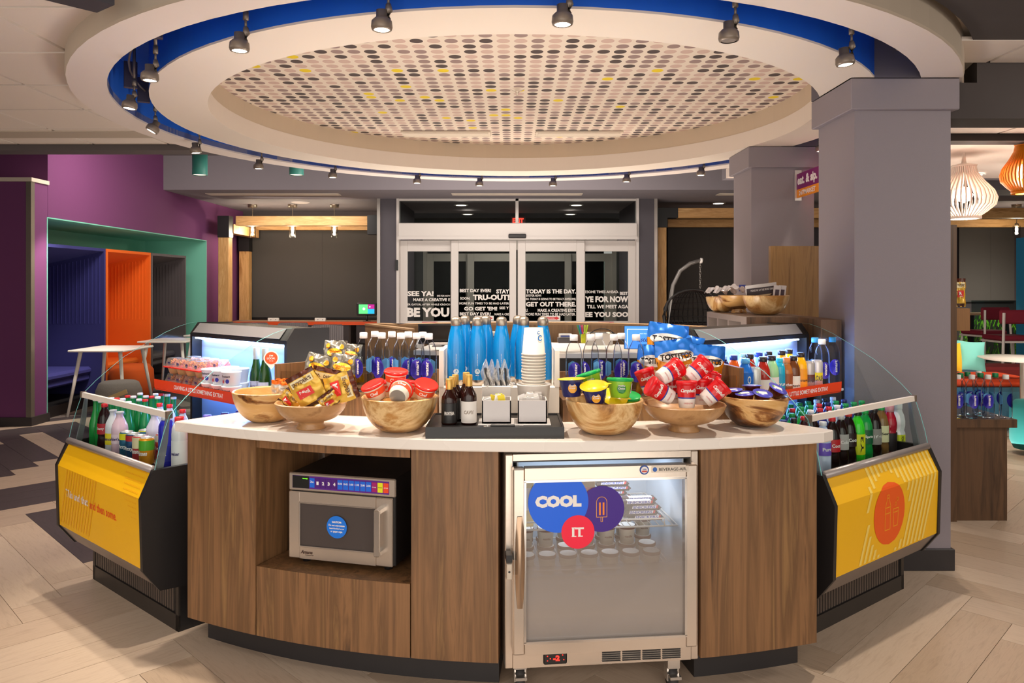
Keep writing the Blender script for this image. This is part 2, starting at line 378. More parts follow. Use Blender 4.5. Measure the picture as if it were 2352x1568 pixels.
# columns
def column(name, X0, X1, Y0, Y1, cap_o=.03, capz=2.34):
    b = MB(); b.box(X0, X1, Y0, Y1, 0, 2.5); c = struct(name, b, COLM)
    b = MB(); b.box(X0-cap_o, X1+cap_o, Y0-cap_o, Y1+cap_o, capz, 2.497, .004); b.build('capital', mat('867d83', .65), c)
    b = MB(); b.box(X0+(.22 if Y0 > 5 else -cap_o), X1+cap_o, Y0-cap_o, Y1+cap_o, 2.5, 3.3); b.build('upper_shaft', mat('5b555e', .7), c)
    b = MB(); b.box(X0-.015, X1+.015, Y0-.015, Y1+.015, 0, .11, .003); b.build('baseboard', mat('2b2627', .5), c)
    return c
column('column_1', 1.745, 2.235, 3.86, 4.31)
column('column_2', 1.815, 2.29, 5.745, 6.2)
b = MB(); b.box(1.775, 2.16, 5.2, 5.24, 0, 1.72); o = b.build('wood_panel', wood(['6d4a26', '9b7442', '845c32']), label='tall wooden screen panel behind the three snack bowls', cat='panel')

# left purple wall with recess
PUR = mat('6a3361', .85, bump=.25, bs=400); TEAL = mat('78c4ae', .75)
XW = -4.97
b = MB(); b.box(XW-1.4, XW, 8.11, 14.3, 2.178, 3.3); b.box(XW-1.4, XW, 12.3, 14.3, 0, 2.178); b.box(XW-1.4, XW, 7.9, 8.08, 0, 2.178); struct('wall_left', b, PUR)
b = MB()
b.box(XW-1.0, XW+.012, 8.08, 12.3, 2.166, 2.178); b.box(XW-1.0, XW+.012, 12.288, 12.3, 0, 2.166); b.box(XW-1.0, XW-.98, 8.08, 12.3, 0, 2.17); b.box(XW-1., XW+.012, 8.075, 8.09, 0, 2.17)
struct('trim_7', b, TEAL)
b = MB(); b.box(-8.5, XW+.01, 7.81, 8.09, 0, 2.52); wl = struct('wall_left_pier', b, PUR)
b = MB(); b.box(-8.5, XW+.03, 7.79, 8.09, 2.52, 2.56); b.build('ledge', mat('cdbfae', .7), wl)
b = MB(); b.box(XW-.035, XW+.018, 7.80, 7.86, .08, 2.52); b.build('corner_guard', mat('8f8578', .35, .7), wl)
b = MB(); b.box(-8.5, XW+.03, 7.79, 8.10, 0, .09); struct('baseboard_left', b, mat('2f2828', .6))
b = MB(); b.box(-9, -8.9, -1.2, 8, 0, 3.3); struct('wall_far_left', b, PUR)
# soffit over the entrance
b = MB(); b.box(-4.97, 2.3, 10.8, 14.3, 2.81, 3.3); sof = struct('ceiling_entrance', b, mat('7a7379', .75))
for px0, px1 in ((478, 780), (1038, 1337), (1648, 1800)):
    b = MB(); x0 = at_z(px0, 445.5, 2.81)[0]; x1 = at_z(px1, 445.5, 2.81)[0]; y = at_z(0, 445.5, 2.81)[1]
    b.box(x0, x1, y-.11, y+.11, 2.80, 2.811); b.box(x0+.03, x1-.03, y-.08, y+.08, 2.795, 2.80); b.build('linear_diffuser', mat('c9bcae', .7), sof)
b = MB(); b.lathe([(0, 0), (.13, 0), (.15, .01)], 20); b.build('speaker_grille', mat('b8adab', .7), sof, loc=at_z(690, 466, 2.80))
# back walls (alcoves) and the vestibule piers
b = MB(); b.box(-5.2, -1.95, 14.0, 14.1, 0, 2.81); struct('wall_back_left', b, mat('4a4245', .8))
b = MB(); b.box(2.1, 9.5, 14.0, 14.1, 0, 2.81); struct('wall_back_right', b, mat('3e373b', .8))
for i, (p0, p1) in enumerate(((870, 912), (1466, 1506))):
    b = MB(); b.box(at(p0, 0, 11.9)[0], at(p1, 0, 11.9)[0], 11.9, 14.0, 0, 2.81); c = struct('wall_entrance_%s' % ('left' if i == 0 else 'right'), b, mat('4b464d', .7))
    e = p0 if i == 0 else p1; x = at(e, 0, 11.9)[0]
    b = MB(); b.box(x-.025, x+.025, 11.88, 11.95, 0, 2.81); b.build('steel_edge', mat('b9b2ac', .3, .8), c)
b = MB(); b.box(-1.9, 2.05, 16.9, 17, 0, 2.9); struct('wall_outside', b, mat('0a0a0b', .9))
b = MB(); b.box(-2.1, 2.2, 14.6, 17, 2.75, 2.85); struct('ceiling_vestibule', b, mat('4a4648', .8))
b = MB(); b.box(9.4, 9.5, -1.2, 14.2, 0, 3.3); struct('wall_right', b, mat('6d6669', .8))

# sliding entrance doors
ALU = mat('cfc8c4', .4, .15); ALU2 = mat('b7b0a8', .45, .2); WHITEV = mat('efe9e4', .6)
GL = pane('dfe3e2', .55)
YD = 11.9
def rect(px0, px1, py0, py1, Y=YD):
    a = at(px0, py0, Y); c = at(px1, py1, Y); return a[0], c[0], c[2], a[2]
d1 = link('door_1', None, kind='structure')
def frame_rect(name, outer, inner, Y, th, m, parent):
    x0, x1, z0, z1 = outer; a0, a1, c0, c1 = inner; b = MB()
    b.box(x0, a0, Y, Y+th, z0, z1, .004); b.box(a1, x1, Y, Y+th, z0, z1, .004); b.box(a0, a1, Y, Y+th, c1, z1); b.box(a0, a1, Y, Y+th, z0, c0)
    return b.build(name, m, parent)
o_ = rect(911, 1466, 453, 760); b = MB()
xs = [at(p, 0, YD)[0] for p in (911, 917, 1184, 1191, 1461, 1467)]
zt = at(0, 453, YD)[2]; zh = at(0, 513, YD)[2]; zb = at(0, 548, YD)[2]; zg = at(0, 461, YD)[2]
b.box(xs[0], xs[1], YD-.03, YD+.12, 0, zt); b.box(xs[4], xs[5], YD-.03, YD+.12, 0, zt); b.box(xs[2], xs[3], YD, YD+.08, zh, zt); b.box(xs[1], xs[4], YD, YD+.08, zg, zt)
b.build('outer_frame', ALU, d1)
b = MB(); b.box(xs[1], xs[4], YD-.12, YD+.1, zb, zh, .01); b.box(xs[1], xs[4], YD-.13, YD-.1, zb-.02, zb+.03); b.build('header', ALU, d1)
b = MB(); b.box(*[at(p, 0, YD)[0] for p in (1168, 1208)], YD-.17, YD-.1, zb, zb+.065, .01); b.build('motion_sensor', mat('2a282a', .3), d1)
b = MB(); b.box(xs[1], xs[4], YD+.03, YD+.036, zh, zg); b.build('transom_pane', GL, d1)
leaf = [(919, 1040, 936, 1035, .10), (1036, 1186, 1053, 1170, 0), (1189, 1343, 1207, 1324, 0), (1340, 1462, 1344, 1443, .10)]
for a0, a1, g0, g1, off in leaf:
    Y = YD+off; o1 = rect(a0, a1, 552, 800, Y); zi = at(0, 577, Y)[2]; zl = at(0, 737, Y)[2]
    lf = frame_rect('sliding_leaf', (o1[0], o1[1], 0.02, o1[3]), (at(g0, 0, Y)[0], at(g1, 0, Y)[0], zl, zi), Y, .05, ALU, d1)
    b = MB(); b.box(at(g0, 0, Y)[0], at(g1, 0, Y)[0], Y+.022, Y+.028, zl, zi); b.build('pane', GL, lf)
Yf = YD-.002
def door_words(mb, rows, Y):
    for s_, px0, px1, py0, py1, bd in rows:
        a = at(px0, py0, Y); c = at(px1, py1, Y); put_text(mb, s_, (a[0]+c[0])/2, (a[2]+c[2])/2, c[0]-a[0], a[2]-c[2], lambda x, y: (x, Y, y), bd)
b = MB()
door_words(b, [('SEE YA!', 936, 996, 668, 680, .04), ('BYE FOR NOW', 1004, 1034, 677, 681, .02), ('MAKE A CREATIVE E', 949, 1034, 684.5, 691.5, .03), ('ER GATOR, AFTER WHILE CROCO', 936, 1034, 697, 702, .02), ('BE YOU', 935, 1032, 706, 728, .05)], YD+.095)
b.build('door_lettering', WHITEV, d1)
b = MB()
door_words(b, [('BEST DAY EVER!', 1056, 1128, 663, 671, .03), ('STAY', 1140, 1170, 664, 674, .04), ('SOON.', 1057, 1080, 682, 688, .03), ('TRU-OUT!', 1086, 1170, 676, 689, .05), ('MORE FUN TIMES TO BE HAD LATER', 1055, 1169, 694, 699, .02), ("GO GET 'EM!", 1066, 1142, 704, 713, .04), ('SEE Y', 1147, 1169, 704, 710, .03), ('BEST DAY EVER!', 1056, 1127, 717, 724, .03), ('MAKE A CRE', 1136, 1169, 719, 724, .02),
  ('TODAY IS THE DAY.', 1208, 1323, 664, 674, .04), ('BYE FOR NOW!', 1209, 1243, 676, 681, .02), ('RU. TODAY IS GOING TO BE TRU-LY AWESOME.', 1208, 1323, 684, 689, .02), ('GET OUT THERE.', 1208, 1323, 693, 704, .04), ('U.', 1207, 1213, 709, 716, .03), ('MAKE A CREATIVE EXIT.', 1235, 1323, 709, 716, .03), ('MORE FUN TIMES TO BE HAD LATER.', 1208, 1322, 718.5, 724.5, .02)], YD-.004)
b.build('door_lettering', WHITEV, d1)
b = MB()
door_words(b, [('ESOME TIMES AHEAD.', 1344, 1421, 667, 673, .02), ('BEST', 1424, 1442, 670, 677, .03), ('YE FOR NOW', 1344, 1443, 680, 694, .05), ('TILL WE MEET AGA', 1348, 1443, 700, 708, .03), ('EE YOU SOO', 1344, 1443, 716, 728, .05)], YD+.095)
b.build('door_lettering', WHITEV, d1)
RED = mat('d8262c', .5)
for px in (1112, 1265):
    b = MB(); a = at(px-22, 725, YD-.006); c = at(px+22, 736, YD-.006); b.box(a[0], c[0], YD-.008, YD-.005, c[2], a[2])
    b.mi = 1; x0 = at(px-18, 0, YD)[0]; x1 = at(px+12, 0, YD)[0]; x2 = at(px+20, 0, YD)[0]; zc = (a[2]+c[2])/2
    b.yprism([(x0, zc-.018), (x1, zc-.018), (x1, zc-.03), (x2, zc), (x1, zc+.03), (x1, zc+.018), (x0, zc+.018)], YD-.0095, YD-.0085)
    b.mi = 0; put_text(b, 'DO NOT ENTER', (x0+x1)/2, zc, .16, .018, lambda x, y: (x, YD-.0105, y), .01)
    b.build('arrow_sticker', [WHITEV, RED], d1)
b = MB()
for px in (987, 1392):
    a = at(px-18, 739, YD-.01); c = at(px+18, 743, YD-.01); b.box(a[0], c[0], YD-.012, YD-.001 if px > 1186 else YD+.0, c[2], a[2])
b.build('warning_sticker', mat('d8848a', .5), d1)
b = MB(); a = at(908, 597, YD-.04); c = at(914.5, 621, YD-.04); b.box(a[0], c[0], YD-.05, YD-.03, c[2], a[2])
b.build('door_switch', mat('1e1d1f', .4), d1)
# outer doors of the vestibule
d2 = link('door_2', None, kind='structure')
Y2 = 15.0
for a0, a1, g0, g1, off in ((980, 1075, 996, 1070, .1), (1073, 1182, 1089, 1170, 0), (1196, 1312, 1208, 1297, 0), (1308, 1408, 1314, 1389, .1)):
    Y = Y2+off; o1 = rect(a0, a1, 582, 800, Y); zi = at(0, 600, Y)[2]
    lf = frame_rect('sliding_leaf', (o1[0], o1[1], .02, o1[3]), (at(g0, 0, Y)[0], at(g1, 0, Y)[0], .25, zi), Y, .05, ALU2, d2)
    b = MB(); b.box(at(g0, 0, Y)[0], at(g1, 0, Y)[0], Y+.02, Y+.026, .25, zi); b.build('pane', pane('c9d2cd', .5), lf)
b = MB(); x0 = at(972, 0, Y2)[0]; x1 = at(1416, 0, Y2)[0]; b.box(x0, x0+.07, Y2, Y2+.15, 0, 2.5); b.box(x1-.07, x1, Y2, Y2+.15, 0, 2.5); b.box(x0, x1, Y2-.05, Y2+.15, 2.15, 2.5); b.build('outer_frame', ALU2, d2)
b = MB(); b.box(-2.1, x0, Y2, Y2+.1, 0, 2.8); b.box(x1, 2.2, Y2, Y2+.1, 0, 2.8); b.box(x0, x1, Y2, Y2+.1, 2.5, 2.8); struct('wall_vestibule', b, mat('4a4a4a', .8))
t = thing('exit_sign', 'red lit EXIT sign hanging inside the vestibule behind the transom glass', 'sign', at(1190, 507, 14.3))
b = MB(); b.box(-.14, .14, -.02, .02, -.07, .08, .01); b.build('housing', mat('6b4040', .5), t)
b = MB(); put_text(b, 'EXIT', 0, 0, .21, .10, lambda x, y: (x, -.022, y), .05); b.build('lettering', mat('ff4030', .5, emit=2.5), t)
b = MB(); b.tube([(0, 0, .08), (0, 0, .2)], .012); b.build('stem', mat('999999', .4), t)
# ---------------------------------------------------------------- the island
ZC = .914
SC = (.159, 5.689)
WAL = wood(['45301f', '8a6340', '6b4c30', '9c7549'], sc=(11, 11, .55), rough=.5, dist=.8, contrast=(.28, .72))
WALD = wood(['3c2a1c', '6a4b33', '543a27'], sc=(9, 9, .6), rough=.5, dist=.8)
QUARTZ = mat('e6ddd4', .28)
BLK = mat('1d1b1c', .4); PLB = mat('2a2728', .45); STEEL = mat('d6c9bc', .26, .8, bump=.03, bs=60); CHROME = mat('d8d2cc', .18, .9)
def arc(R, a0, a1, n=24): return [(SC[0]+R*math.sin(a0+(a1-a0)*i/n), SC[1]-R*math.cos(a0+(a1-a0)*i/n)) for i in range(n+1)]
def phi(px, R):
    r = (px-CX)/F; lo, hi = rad(-50), rad(50)
    for _ in range(50):
        m_ = (lo+hi)/2; x = SC[0]+R*math.sin(m_); y = SC[1]-R*math.cos(m_)
        if x/y < r: lo = m_
        else: hi = m_
    return lo
isl = thing('service_counter', 'curved walnut-fronted service counter with a microwave niche and a fridge bay', 'counter', (0, 0, 0))
RB = 3.02
a0 = phi(430, RB); a1 = phi(588, RB); a2 = phi(943, RB); a3 = phi(1146, RB); a4 = phi(1608, RB); a5 = phi(1877, RB)
def seg(name, A, B, z0, z1, R0=RB, R1=RB-.45, m=None, g=.0008):
    b = MB(); b.prism(arc(R0, A+g, B-g, 14)+arc(R1, A+g, B-g, 14)[::-1], z0, z1); return b.build(name, m or WAL, isl)
seg('left_panel', a0, a1, .115, .872); seg('panel_above_niche', a1, a2, .832, .872); seg('panel_below_niche', a1, a2, .115, .38)
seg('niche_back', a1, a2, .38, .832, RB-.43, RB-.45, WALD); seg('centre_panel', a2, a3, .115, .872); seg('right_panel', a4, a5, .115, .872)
for A, B in ((phi(478, 2.93), phi(1146, 2.93)), (phi(1594, 2.93), phi(1832, 2.93))): b = MB(); b.prism(arc(2.93, A, B, 14)+arc(2.6, A, B, 14)[::-1], 0, .115); b.build('plinth', PLB, isl)
b = MB(); b.prism([(-.10, 3.32), (.80, 3.40), (.80, 3.43), (-.10, 3.35)], 0, .872); b.build('bay_back', BLK, isl)
# worktop
A = math.atan2(-1.33-SC[0], -(2.989-SC[1])); B = math.atan2(1.191-SC[0], -(2.809-SC[1]))
def slab(off, n=40):
    top = [(-1.33, 2.989)]+[p for p in arc(3.08, rad(-28.0), rad(18.6), n)]+[(1.191, 2.809), (.80, 3.33), (-1.0, 3.38)]
    cx = -.05; cy = 3.05
    return [(p[0]+(cx-p[0])*off, p[1]+(cy-p[1])*off*2.2) for p in top]
b = MB(); P0 = slab(.003); P1 = slab(0); n_ = len(P0); V = [(x, y, z) for P, z in ((P0, .874), (P1, .878), (P1, ZC-.004), (P0, ZC)) for x, y in P]
b.add(V, [tuple(range(n_))[::-1], tuple(range(3*n_, 4*n_))]+[(j*n_+i, j*n_+(i+1) % n_, (j+1)*n_+(i+1) % n_, (j+1)*n_+i) for j in range(3) for i in range(n_)])
o = b.build('worktop', QUARTZ); o['label'] = 'white quartz worktop with a curved front edge on the walnut counter'; o['category'] = 'worktop'
# snack risers at the back of the worktop
ACR = pane('f4f2ee', .9)
def riser(name, p, q, dep, label, ends):
    L = math.hypot(q[0]-p[0], q[1]-p[1]); t = thing(name, label, 'display stand', (p[0], p[1], ZC), math.atan2(q[1]-p[1], q[0]-p[0]))
    b = MB(); b.box(0, L, 0, dep, 0, .086); b.build('step', WAL, t)
    b = MB(); b.box(.01, L-.01, .004, .008, .086, .175); b.build('acrylic_guard', ACR, t)
    b = MB(); b.box(.02, L-.02, dep, dep+.018, 0, .165); b.build('back_panel', WAL, t)
    for e, (dx, dy) in ends:
        b = MB(); x = 0 if e == 0 else L; d = Vector((dx, dy)).normalized(); n = Vector((d.y, -d.x))*.018; P = [(x, .0), (x+n.x, n.y), (x+n.x+d.x*.3, n.y+d.y*.3), (x+d.x*.3, d.y*.3)]
        if e == 0: P = P[::-1]
        b.prism(P, 0.0, .205); b.build('end_panel', WAL, t)
    return t
rl = riser('snack_riser', (-1.0, 3.19), (-.30, 3.03), .30, 'walnut tiered riser with acrylic guard on the left, stocked with water and chips', [(0, (.5, .8))])
rr = riser('snack_riser', (.20, 2.97), (.91, 3.03), .28, 'walnut tiered riser with acrylic guard on the right, stocked with water and tortilla chips', [(1, (-.05, .8))])
# white stepped display box
WHITE = mat('ece4da', .45); wb = thing('display_box', 'white stepped display box holding the tall blue bottles', 'display stand', (-.05, 2.965, ZC))
b = MB(); b.box(-.235, .235, 0, .27, 0, .138, .002); b.build('step', WHITE, wb)
for sx in (-1, 1):
    b = MB(); b.box(min(sx*.236, sx*.218), max(sx*.236, sx*.218), -.001, .27, .1385, .28, 0); b.build('side_panel', WHITE, wb)
b = MB(); b.box(-.235, .235, .27, .288, 0, .28); b.build('back_panel', WHITE, wb)

# ---------------------------------------------------------------- fridge
ff = Frame((-.024, 2.65), math.atan2(.07, .693)); FW = .6965
fr = thing('undercounter_fridge', 'stainless undercounter glass-door freezer with round stickers in the counter bay', 'fridge', ff.w(0, 0), ff.a)
b = MB(); z0, z1 = .108, .857
b.box(0, .028, 0, .55, z0, z1, .003); b.box(FW-.028, FW, 0, .55, z0, z1, .003); b.box(.028, FW-.028, 0, .55, z1-.022, z1); b.box(.028, FW-.028, .0, .03, z0, .172); b.box(.028, FW-.028, .03, .6, z0, .155); b.box(.028, FW-.028, .55, .6, z0, z1)
b.build('cabinet', STEEL, fr)
b = MB(); b.box(.05, FW-.05, .5, .52, .16, .835); b.box(.045, .05, .03, .5, .16, .835); b.box(FW-.05, FW-.045, .03, .5, .16, .835); b.box(.05, FW-.05, .03, .5, .156, .16); b.box(.05, FW-.05, .03, .5, .833, .836)
b.build('liner', mat('c9d4de', .5), fr)
b = MB(); b.box(.03, FW-.03, .006, .012, .8285, .835); b.build('door_gap', BLK, fr)
dY = -.045
def fl(px, py, y=dY): return ff.l(px, py, y)
x0, zt = fl(1178, 1074); x1, _ = fl(1603, 1061); zt = .818; zb = .174
gx0, _ = fl(1206, 1100); gx1, _ = fl(1575, 1100); gz1 = fl(1390, 1101)[1]; gz0 = fl(1390, 1468)[1]
b = MB(); b.box(x0, gx0, dY, -.004, zb, zt, .005); b.box(gx1, x1, dY, -.004, zb, zt, .005); b.box(gx0, gx1, dY, -.004, gz1, zt); b.box(gx0, gx1, dY, -.004, zb, gz0)
dr = b.build('door', STEEL, fr)
b = MB()
for u0, u1, v0, v1 in ((gx0-.004, gx1+.004, gz1-.004, gz1+.004), (gx0-.004, gx1+.004, gz0-.004, gz0+.004), (gx0-.004, gx0+.004, gz0, gz1), (gx1-.004, gx1+.004, gz0, gz1)): b.box(u0, u1, dY-.004, dY, v0, v1)
b.build('gasket_trim', CHROME, dr)
# frosted pane: condensation thickens downwards
m = bpy.data.materials.new('frosted_glass'); m.use_nodes = True; nt = m.node_tree; nt.nodes.clear(); L_ = nt.links.new
out = nt.nodes.new('ShaderNodeOutputMaterial'); tr = nt.nodes.new('ShaderNodeBsdfTransparent'); df = nt.nodes.new('ShaderNodeBsdfDiffuse'); df.inputs[0].default_value = rgb('a79b92')
gl = nt.nodes.new('ShaderNodeBsdfGlossy'); gl.inputs[1].default_value = .05; tc = nt.nodes.new('ShaderNodeTexCoord'); sp = nt.nodes.new('ShaderNodeSeparateXYZ'); L_(tc.outputs['Object'], sp.inputs[0])
cr = nt.nodes.new('ShaderNodeValToRGB'); e = cr.color_ramp.elements
for i, (p, v) in enumerate(((.17, .25), (.21, .55), (.30, .82), (.42, .68), (.52, .38), (.59, .06))):
    x = e[i] if i < 2 else e.new(p)
    x.position = p; x.color = (v, v, v, 1)
L_(sp.outputs['Z'], cr.inputs[0]); mx = nt.nodes.new('ShaderNodeMixShader'); L_(cr.outputs[0], mx.inputs[0]); L_(tr.outputs[0], mx.inputs[1]); L_(df.outputs[0], mx.inputs[2])
m2 = nt.nodes.new('ShaderNodeMixShader'); m2.inputs[0].default_value = .05; L_(mx.outputs[0], m2.inputs[1]); L_(gl.outputs[0], m2.inputs[2]); L_(m2.outputs[0], out.inputs[0])
b = MB(); b.box(gx0, gx1, dY+.012, dY+.016, gz0, gz1); b.build('glass_pane', m, dr)
yS = dY+.0105
def sticker(name, px, py, r, col, y, cut=None):
    cx_, cz_ = fl(px, py, y); b = MB(); V = []
    for i in range(48):
        a = 2*PI*i/48; z = cz_+r*math.sin(a); 
        V.append((cx_+r*math.cos(a), y, min(z, cut) if cut else z))
    b.add(V, [tuple(range(48))]); return b, cx_, cz_
b, cx_, cz_ = sticker('', 1382, 1168.5, .0805, 0, yS); b.mi = 1
def line(b, P, y, wd): # poly line of thin flat strips
    for (xa, za), (xb, zb_) in zip(P, P[1:]):
        d = Vector((xb-xa, zb_-za)).normalized()*wd/2; n = Vector((-d.y, d.x))
        b.add([(xa-d.x+n.x, y, za-d.y+n.y), (xb+d.x+n.x, y, zb_+d.y+n.y), (xb+d.x-n.x, y, zb_+d.y-n.y), (xa-d.x-n.x, y, za-d.y-n.y)], [(0, 1, 2, 3)])
pw = .0185; P = [(cx_-pw, cz_-.028), (cx_-pw, cz_+.024)]+[(cx_-pw*math.cos(a*PI/10), cz_+.024+pw*math.sin(a*PI/10)) for a in range(11)]+[(cx_+pw, cz_-.028), (cx_-pw, cz_-.028)]
line(b, P, yS-.0006, .002); line(b, [(cx_-.003, cz_-.028), (cx_-.003, cz_-.044), (cx_+.003, cz_-.044), (cx_+.003, cz_-.028)], yS-.0006, .0018)
b.mi = 2
for s_ in (-1, 1): line(b, [(cx_+s_*.0065, cz_-.018), (cx_+s_*.0065, cz_+.02)], yS-.0006, .006)
b.build('sticker', [mat('3c1385', .5), mat('e8a040', .5), mat('f0861c', .5)], dr, label='purple round sticker with an ice lolly outline')
b, cx_, cz_ = sticker('', 1282.5, 1153, .106, 0, yS-.001, cut=gz1-.002); b.mi = 1; put_text(b, 'COOL', cx_, cz_+.003, .163, .042, lambda x, y: (x, yS-.0018, y), .075)
b.build('sticker', [mat('0862e6', .5), WHITEV], dr, label='blue round sticker reading COOL')
b, cx_, cz_ = sticker('', 1327.5, 1221.3, .0585, 0, yS-.002); b.mi = 1; put_text(b, 'IT', cx_, cz_, .042, .032, lambda x, y: (x, yS-.0028, y), .03)
for sx in (-.0135,): line(b, [(cx_+sx-.007, cz_+.0148), (cx_+sx+.006, cz_+.0148)], yS-.0029, .0035); line(b, [(cx_+sx-.007, cz_-.0148), (cx_+sx+.006, cz_-.0148)], yS-.0029, .0035)
line(b, [(cx_+.002, cz_-.0148), (cx_+.015, cz_-.0148)], yS-.0029, .0035)
b.build('sticker', [mat('f0113c', .5), WHITEV], dr, label='red round sticker reading IT')
# handle: long lens-shaped scoop
b = MB()
hz0, hz1 = fl(1190, 1397)[1], fl(1190, 1186)[1]; hx = (fl(1183, 1290)[0]+fl(1205, 1290)[0])/2
def hfn(u, v):
    s_ = math.sin(PI*min(max(v, .02), .98)); wd = .006+.011*s_**.5; x = hx+(u-.5)*2*wd
    return (x, dY-.004-.010*s_*math.cos((u-.5)*PI), hz0+(hz1-hz0)*v)
b.grid(hfn, 8, 20); b.build('handle', mat('b49a82', .25, .85), dr)
b = MB(); lx = fl(1168, 1300)[0]; lz0, lz1 = fl(1168, 1324)[1], fl(1168, 1288)[1]; b.box(lx-.010, lx+.010, -.075, -.045, lz0, lz1, .002); b.mi = 1; b.box(lx-.009, lx+.012, -.06, -.01, lz1, lz1+.024); b.disc((lx, -.0755, (lz0+lz1)/2), .004, 10, nrm='y'); lk = b.build('lock', [mat('cfc2b2', .3, .6), BLK], fr)
b = MB(); px0, pz = fl(1497, 1078, dY-.002); px1, _ = fl(1582, 1077, dY-.002)
b.box(px0, px1, dY-.003, dY, pz-.011, pz+.011); b.mi = 1; put_text(b, 'BEVERAGE-AIR.', (px0+px1)/2+.009, pz, .1, .0105, lambda x, y: (x, dY-.0035, y), .01); b.mi = 2; b.disc((px0+.011, dY-.0036, pz), .008, 16, nrm='y')
b.build('badge', [mat('c9bcae', .3, .5), BLK, mat('2e5fae', .5)], dr)
b = MB(); cx_, cz_ = fl(1480, 1079, dY-.002); b.disc((cx_, dY-.002, cz_), .0165, 24, nrm='y'); b.mi = 1; b.disc((cx_, dY-.003, cz_), .012, 24, nrm='y'); b.mi = 2; b.box(cx_-.009, cx_+.009, dY-.0045, dY-.0035, cz_-.007, cz_-.002)
b.mi = 0; put_text(b, 'USA', cx_, cz_+.003, .014, .005, lambda x, y: (x, dY-.005, y), .02); b.build('round_badge', [mat('2c4f9e', .5), WHITEV, mat('c8473c', .5)], dr)
# lower grille
b = MB(); d0 = fl(1248, 1513, -.002)[0]; d1_ = fl(1302, 1512, -.002)[0]; dz = .1405; b.box(d0, d1_, -.006, 0, dz-.022, dz+.022, .004); b.mi = 1
put_text(b, '-2', (d0+d1_)/2+.004, dz, .024, .02, lambda x, y: (x, -.0068, y), .05)
for i, (dx, dz_) in enumerate(((-.028, .008), (-.028, -.008), (-.018, -.001), (.026, .01), (.03, -.006))): b.disc((d0+.042+dx, -.0066, dz+dz_), .002, 8, nrm='y')
b.build('digital_display', [BLK, mat('ff2a20', .4, emit=2)], fr)
b = MB()
for g in range(4):
    xa = .345+g*.073
    for k in range(6): b.box(xa, xa+.066, -.0035, 0, .118+k*.0075, .118+k*.0075+.0038)
b.build('vent_slots', BLK, fr, kind='stuff')
for i, (x, y) in enumerate(((.06, .08), (FW-.09, .03), (.06, .5), (FW-.08, .5))):
    b = MB(); b.tube([(x-.014, y, .038), (x+.014, y, .038)], .038, 16); b.mi = 1; b.box(x-.022, x+.022, y-.03, y+.03, .078, .108); b.box(x-.022, x-.016, y-.02, y+.02, .03, .08); b.box(x+.016, x+.022, y-.02, y+.02, .03, .08); b.box(x-.02, x+.02, y-.055, y-.028, .05, .06)
    b.build('caster', [mat('3a3838', .5), CHROME], fr)
# wire shelves
WIRE = mat('ded8d0', .4)
for z in (.575, .400):
    b = MB(); xa, xb = .055, FW-.06
    b.tube([(xa, .05, z), (xb, .05, z), (xb, .48, z), (xa, .48, z), (xa, .05, z)], .0035, 6)
    b.tube([(xa, .048, z), (xa, .048, z+.028), (xb-.05, .048, z+.028), (xb-.05, .048, z)], .003, 6)
    k = 0
    while xa+.02+k*.026 < xb: b.tube([(xa+.02+k*.026, .05, z), (xa+.02+k*.026, .48, z)], .0018, 5); k += 1
    b.build('wire_shelf', WIRE, fr)
light('AREA', 'fridge_lamp', ff.w(.35, .25, .82), 1.7, (.75, .85, 1), .4, .1)
# snack bars on the top wire shelf
BAR = [mat('3b2420', .4), mat('f2eef0', .4), mat('2a3fae', .4), mat('d8282c', .4)]
def bar_mesh():
    b = MB(); b.xprism([(-.017, 0), (.017, 0), (.019, .008), (.013, .017), (-.013, .017), (-.019, .008)], -.06, .06)
    b.add([(-.06, -.017, .003), (-.06, .017, .003), (-.068, .018, .009), (-.068, -.018, .009)], [(0, 1, 2, 3)]); b.add([(.06, -.017, .003), (.06, .017, .003), (.068, .018, .009), (.068, -.018, .009)], [(0, 1, 2, 3)])
    fy = lambda x, y: (x, -.0195+.0062*(y-.008)/.009 if y > .008 else -.0195, y); b.mi = 1
    b.add([(-.045, -.0196, .0082), (.045, -.0196, .0082), (.05, -.0137, .0172), (-.04, -.0137, .0172)], [(0, 1, 2, 3)]); b.add([(-.04, -.0137, .0173), (.05, -.0137, .0173), (.05, .0125, .0173), (-.04, .0125, .0173)], [(0, 1, 2, 3)])
    b.mi = 3; b.add([(.046, -.0197, .0082), (.052, -.0197, .0082), (.057, -.0138, .0173), (.051, -.0138, .0173)], [(0, 1, 2, 3)])
    b.mi = 2; put_text(b, 'SNICKERS', .002, .0127, .085, .0075, lambda x, y: (x, -.0199+.0062*(y-.0085)/.009, y), .03, shear=.3)
    return b.mesh('wrapper', BAR)
bars = 0
for stack, (bx, by, rows) in enumerate(((.505, .12, 4), (.455, .26, 8))):
    for r in range(rows):
        for c in range(2 if stack == 0 else 1):
            x = bx+prnd.uniform(-.012, .012)+(.02 if stack == 0 else 0)-r*.004; y = by+c*.043+r*.002
            if x+.07 > FW-.06: x = FW-.135
            p = ff.w(x, y); o = link('candy_bar', cached('bar', bar_mesh), loc=(p[0], p[1], .5795+r*.0178), rz=ff.a+prnd.uniform(-.03, .03), label='chocolate bar with blue letters, %s pile, %s from the shelf, %s column' % (('front', 'rear')[stack], ('first', 'second', 'third', 'fourth', 'fifth', 'sixth', 'seventh', 'topmost')[r], ('nearer', 'farther')[c]), cat='snack bar', group='chocolate bars in the fridge'); bars += 1
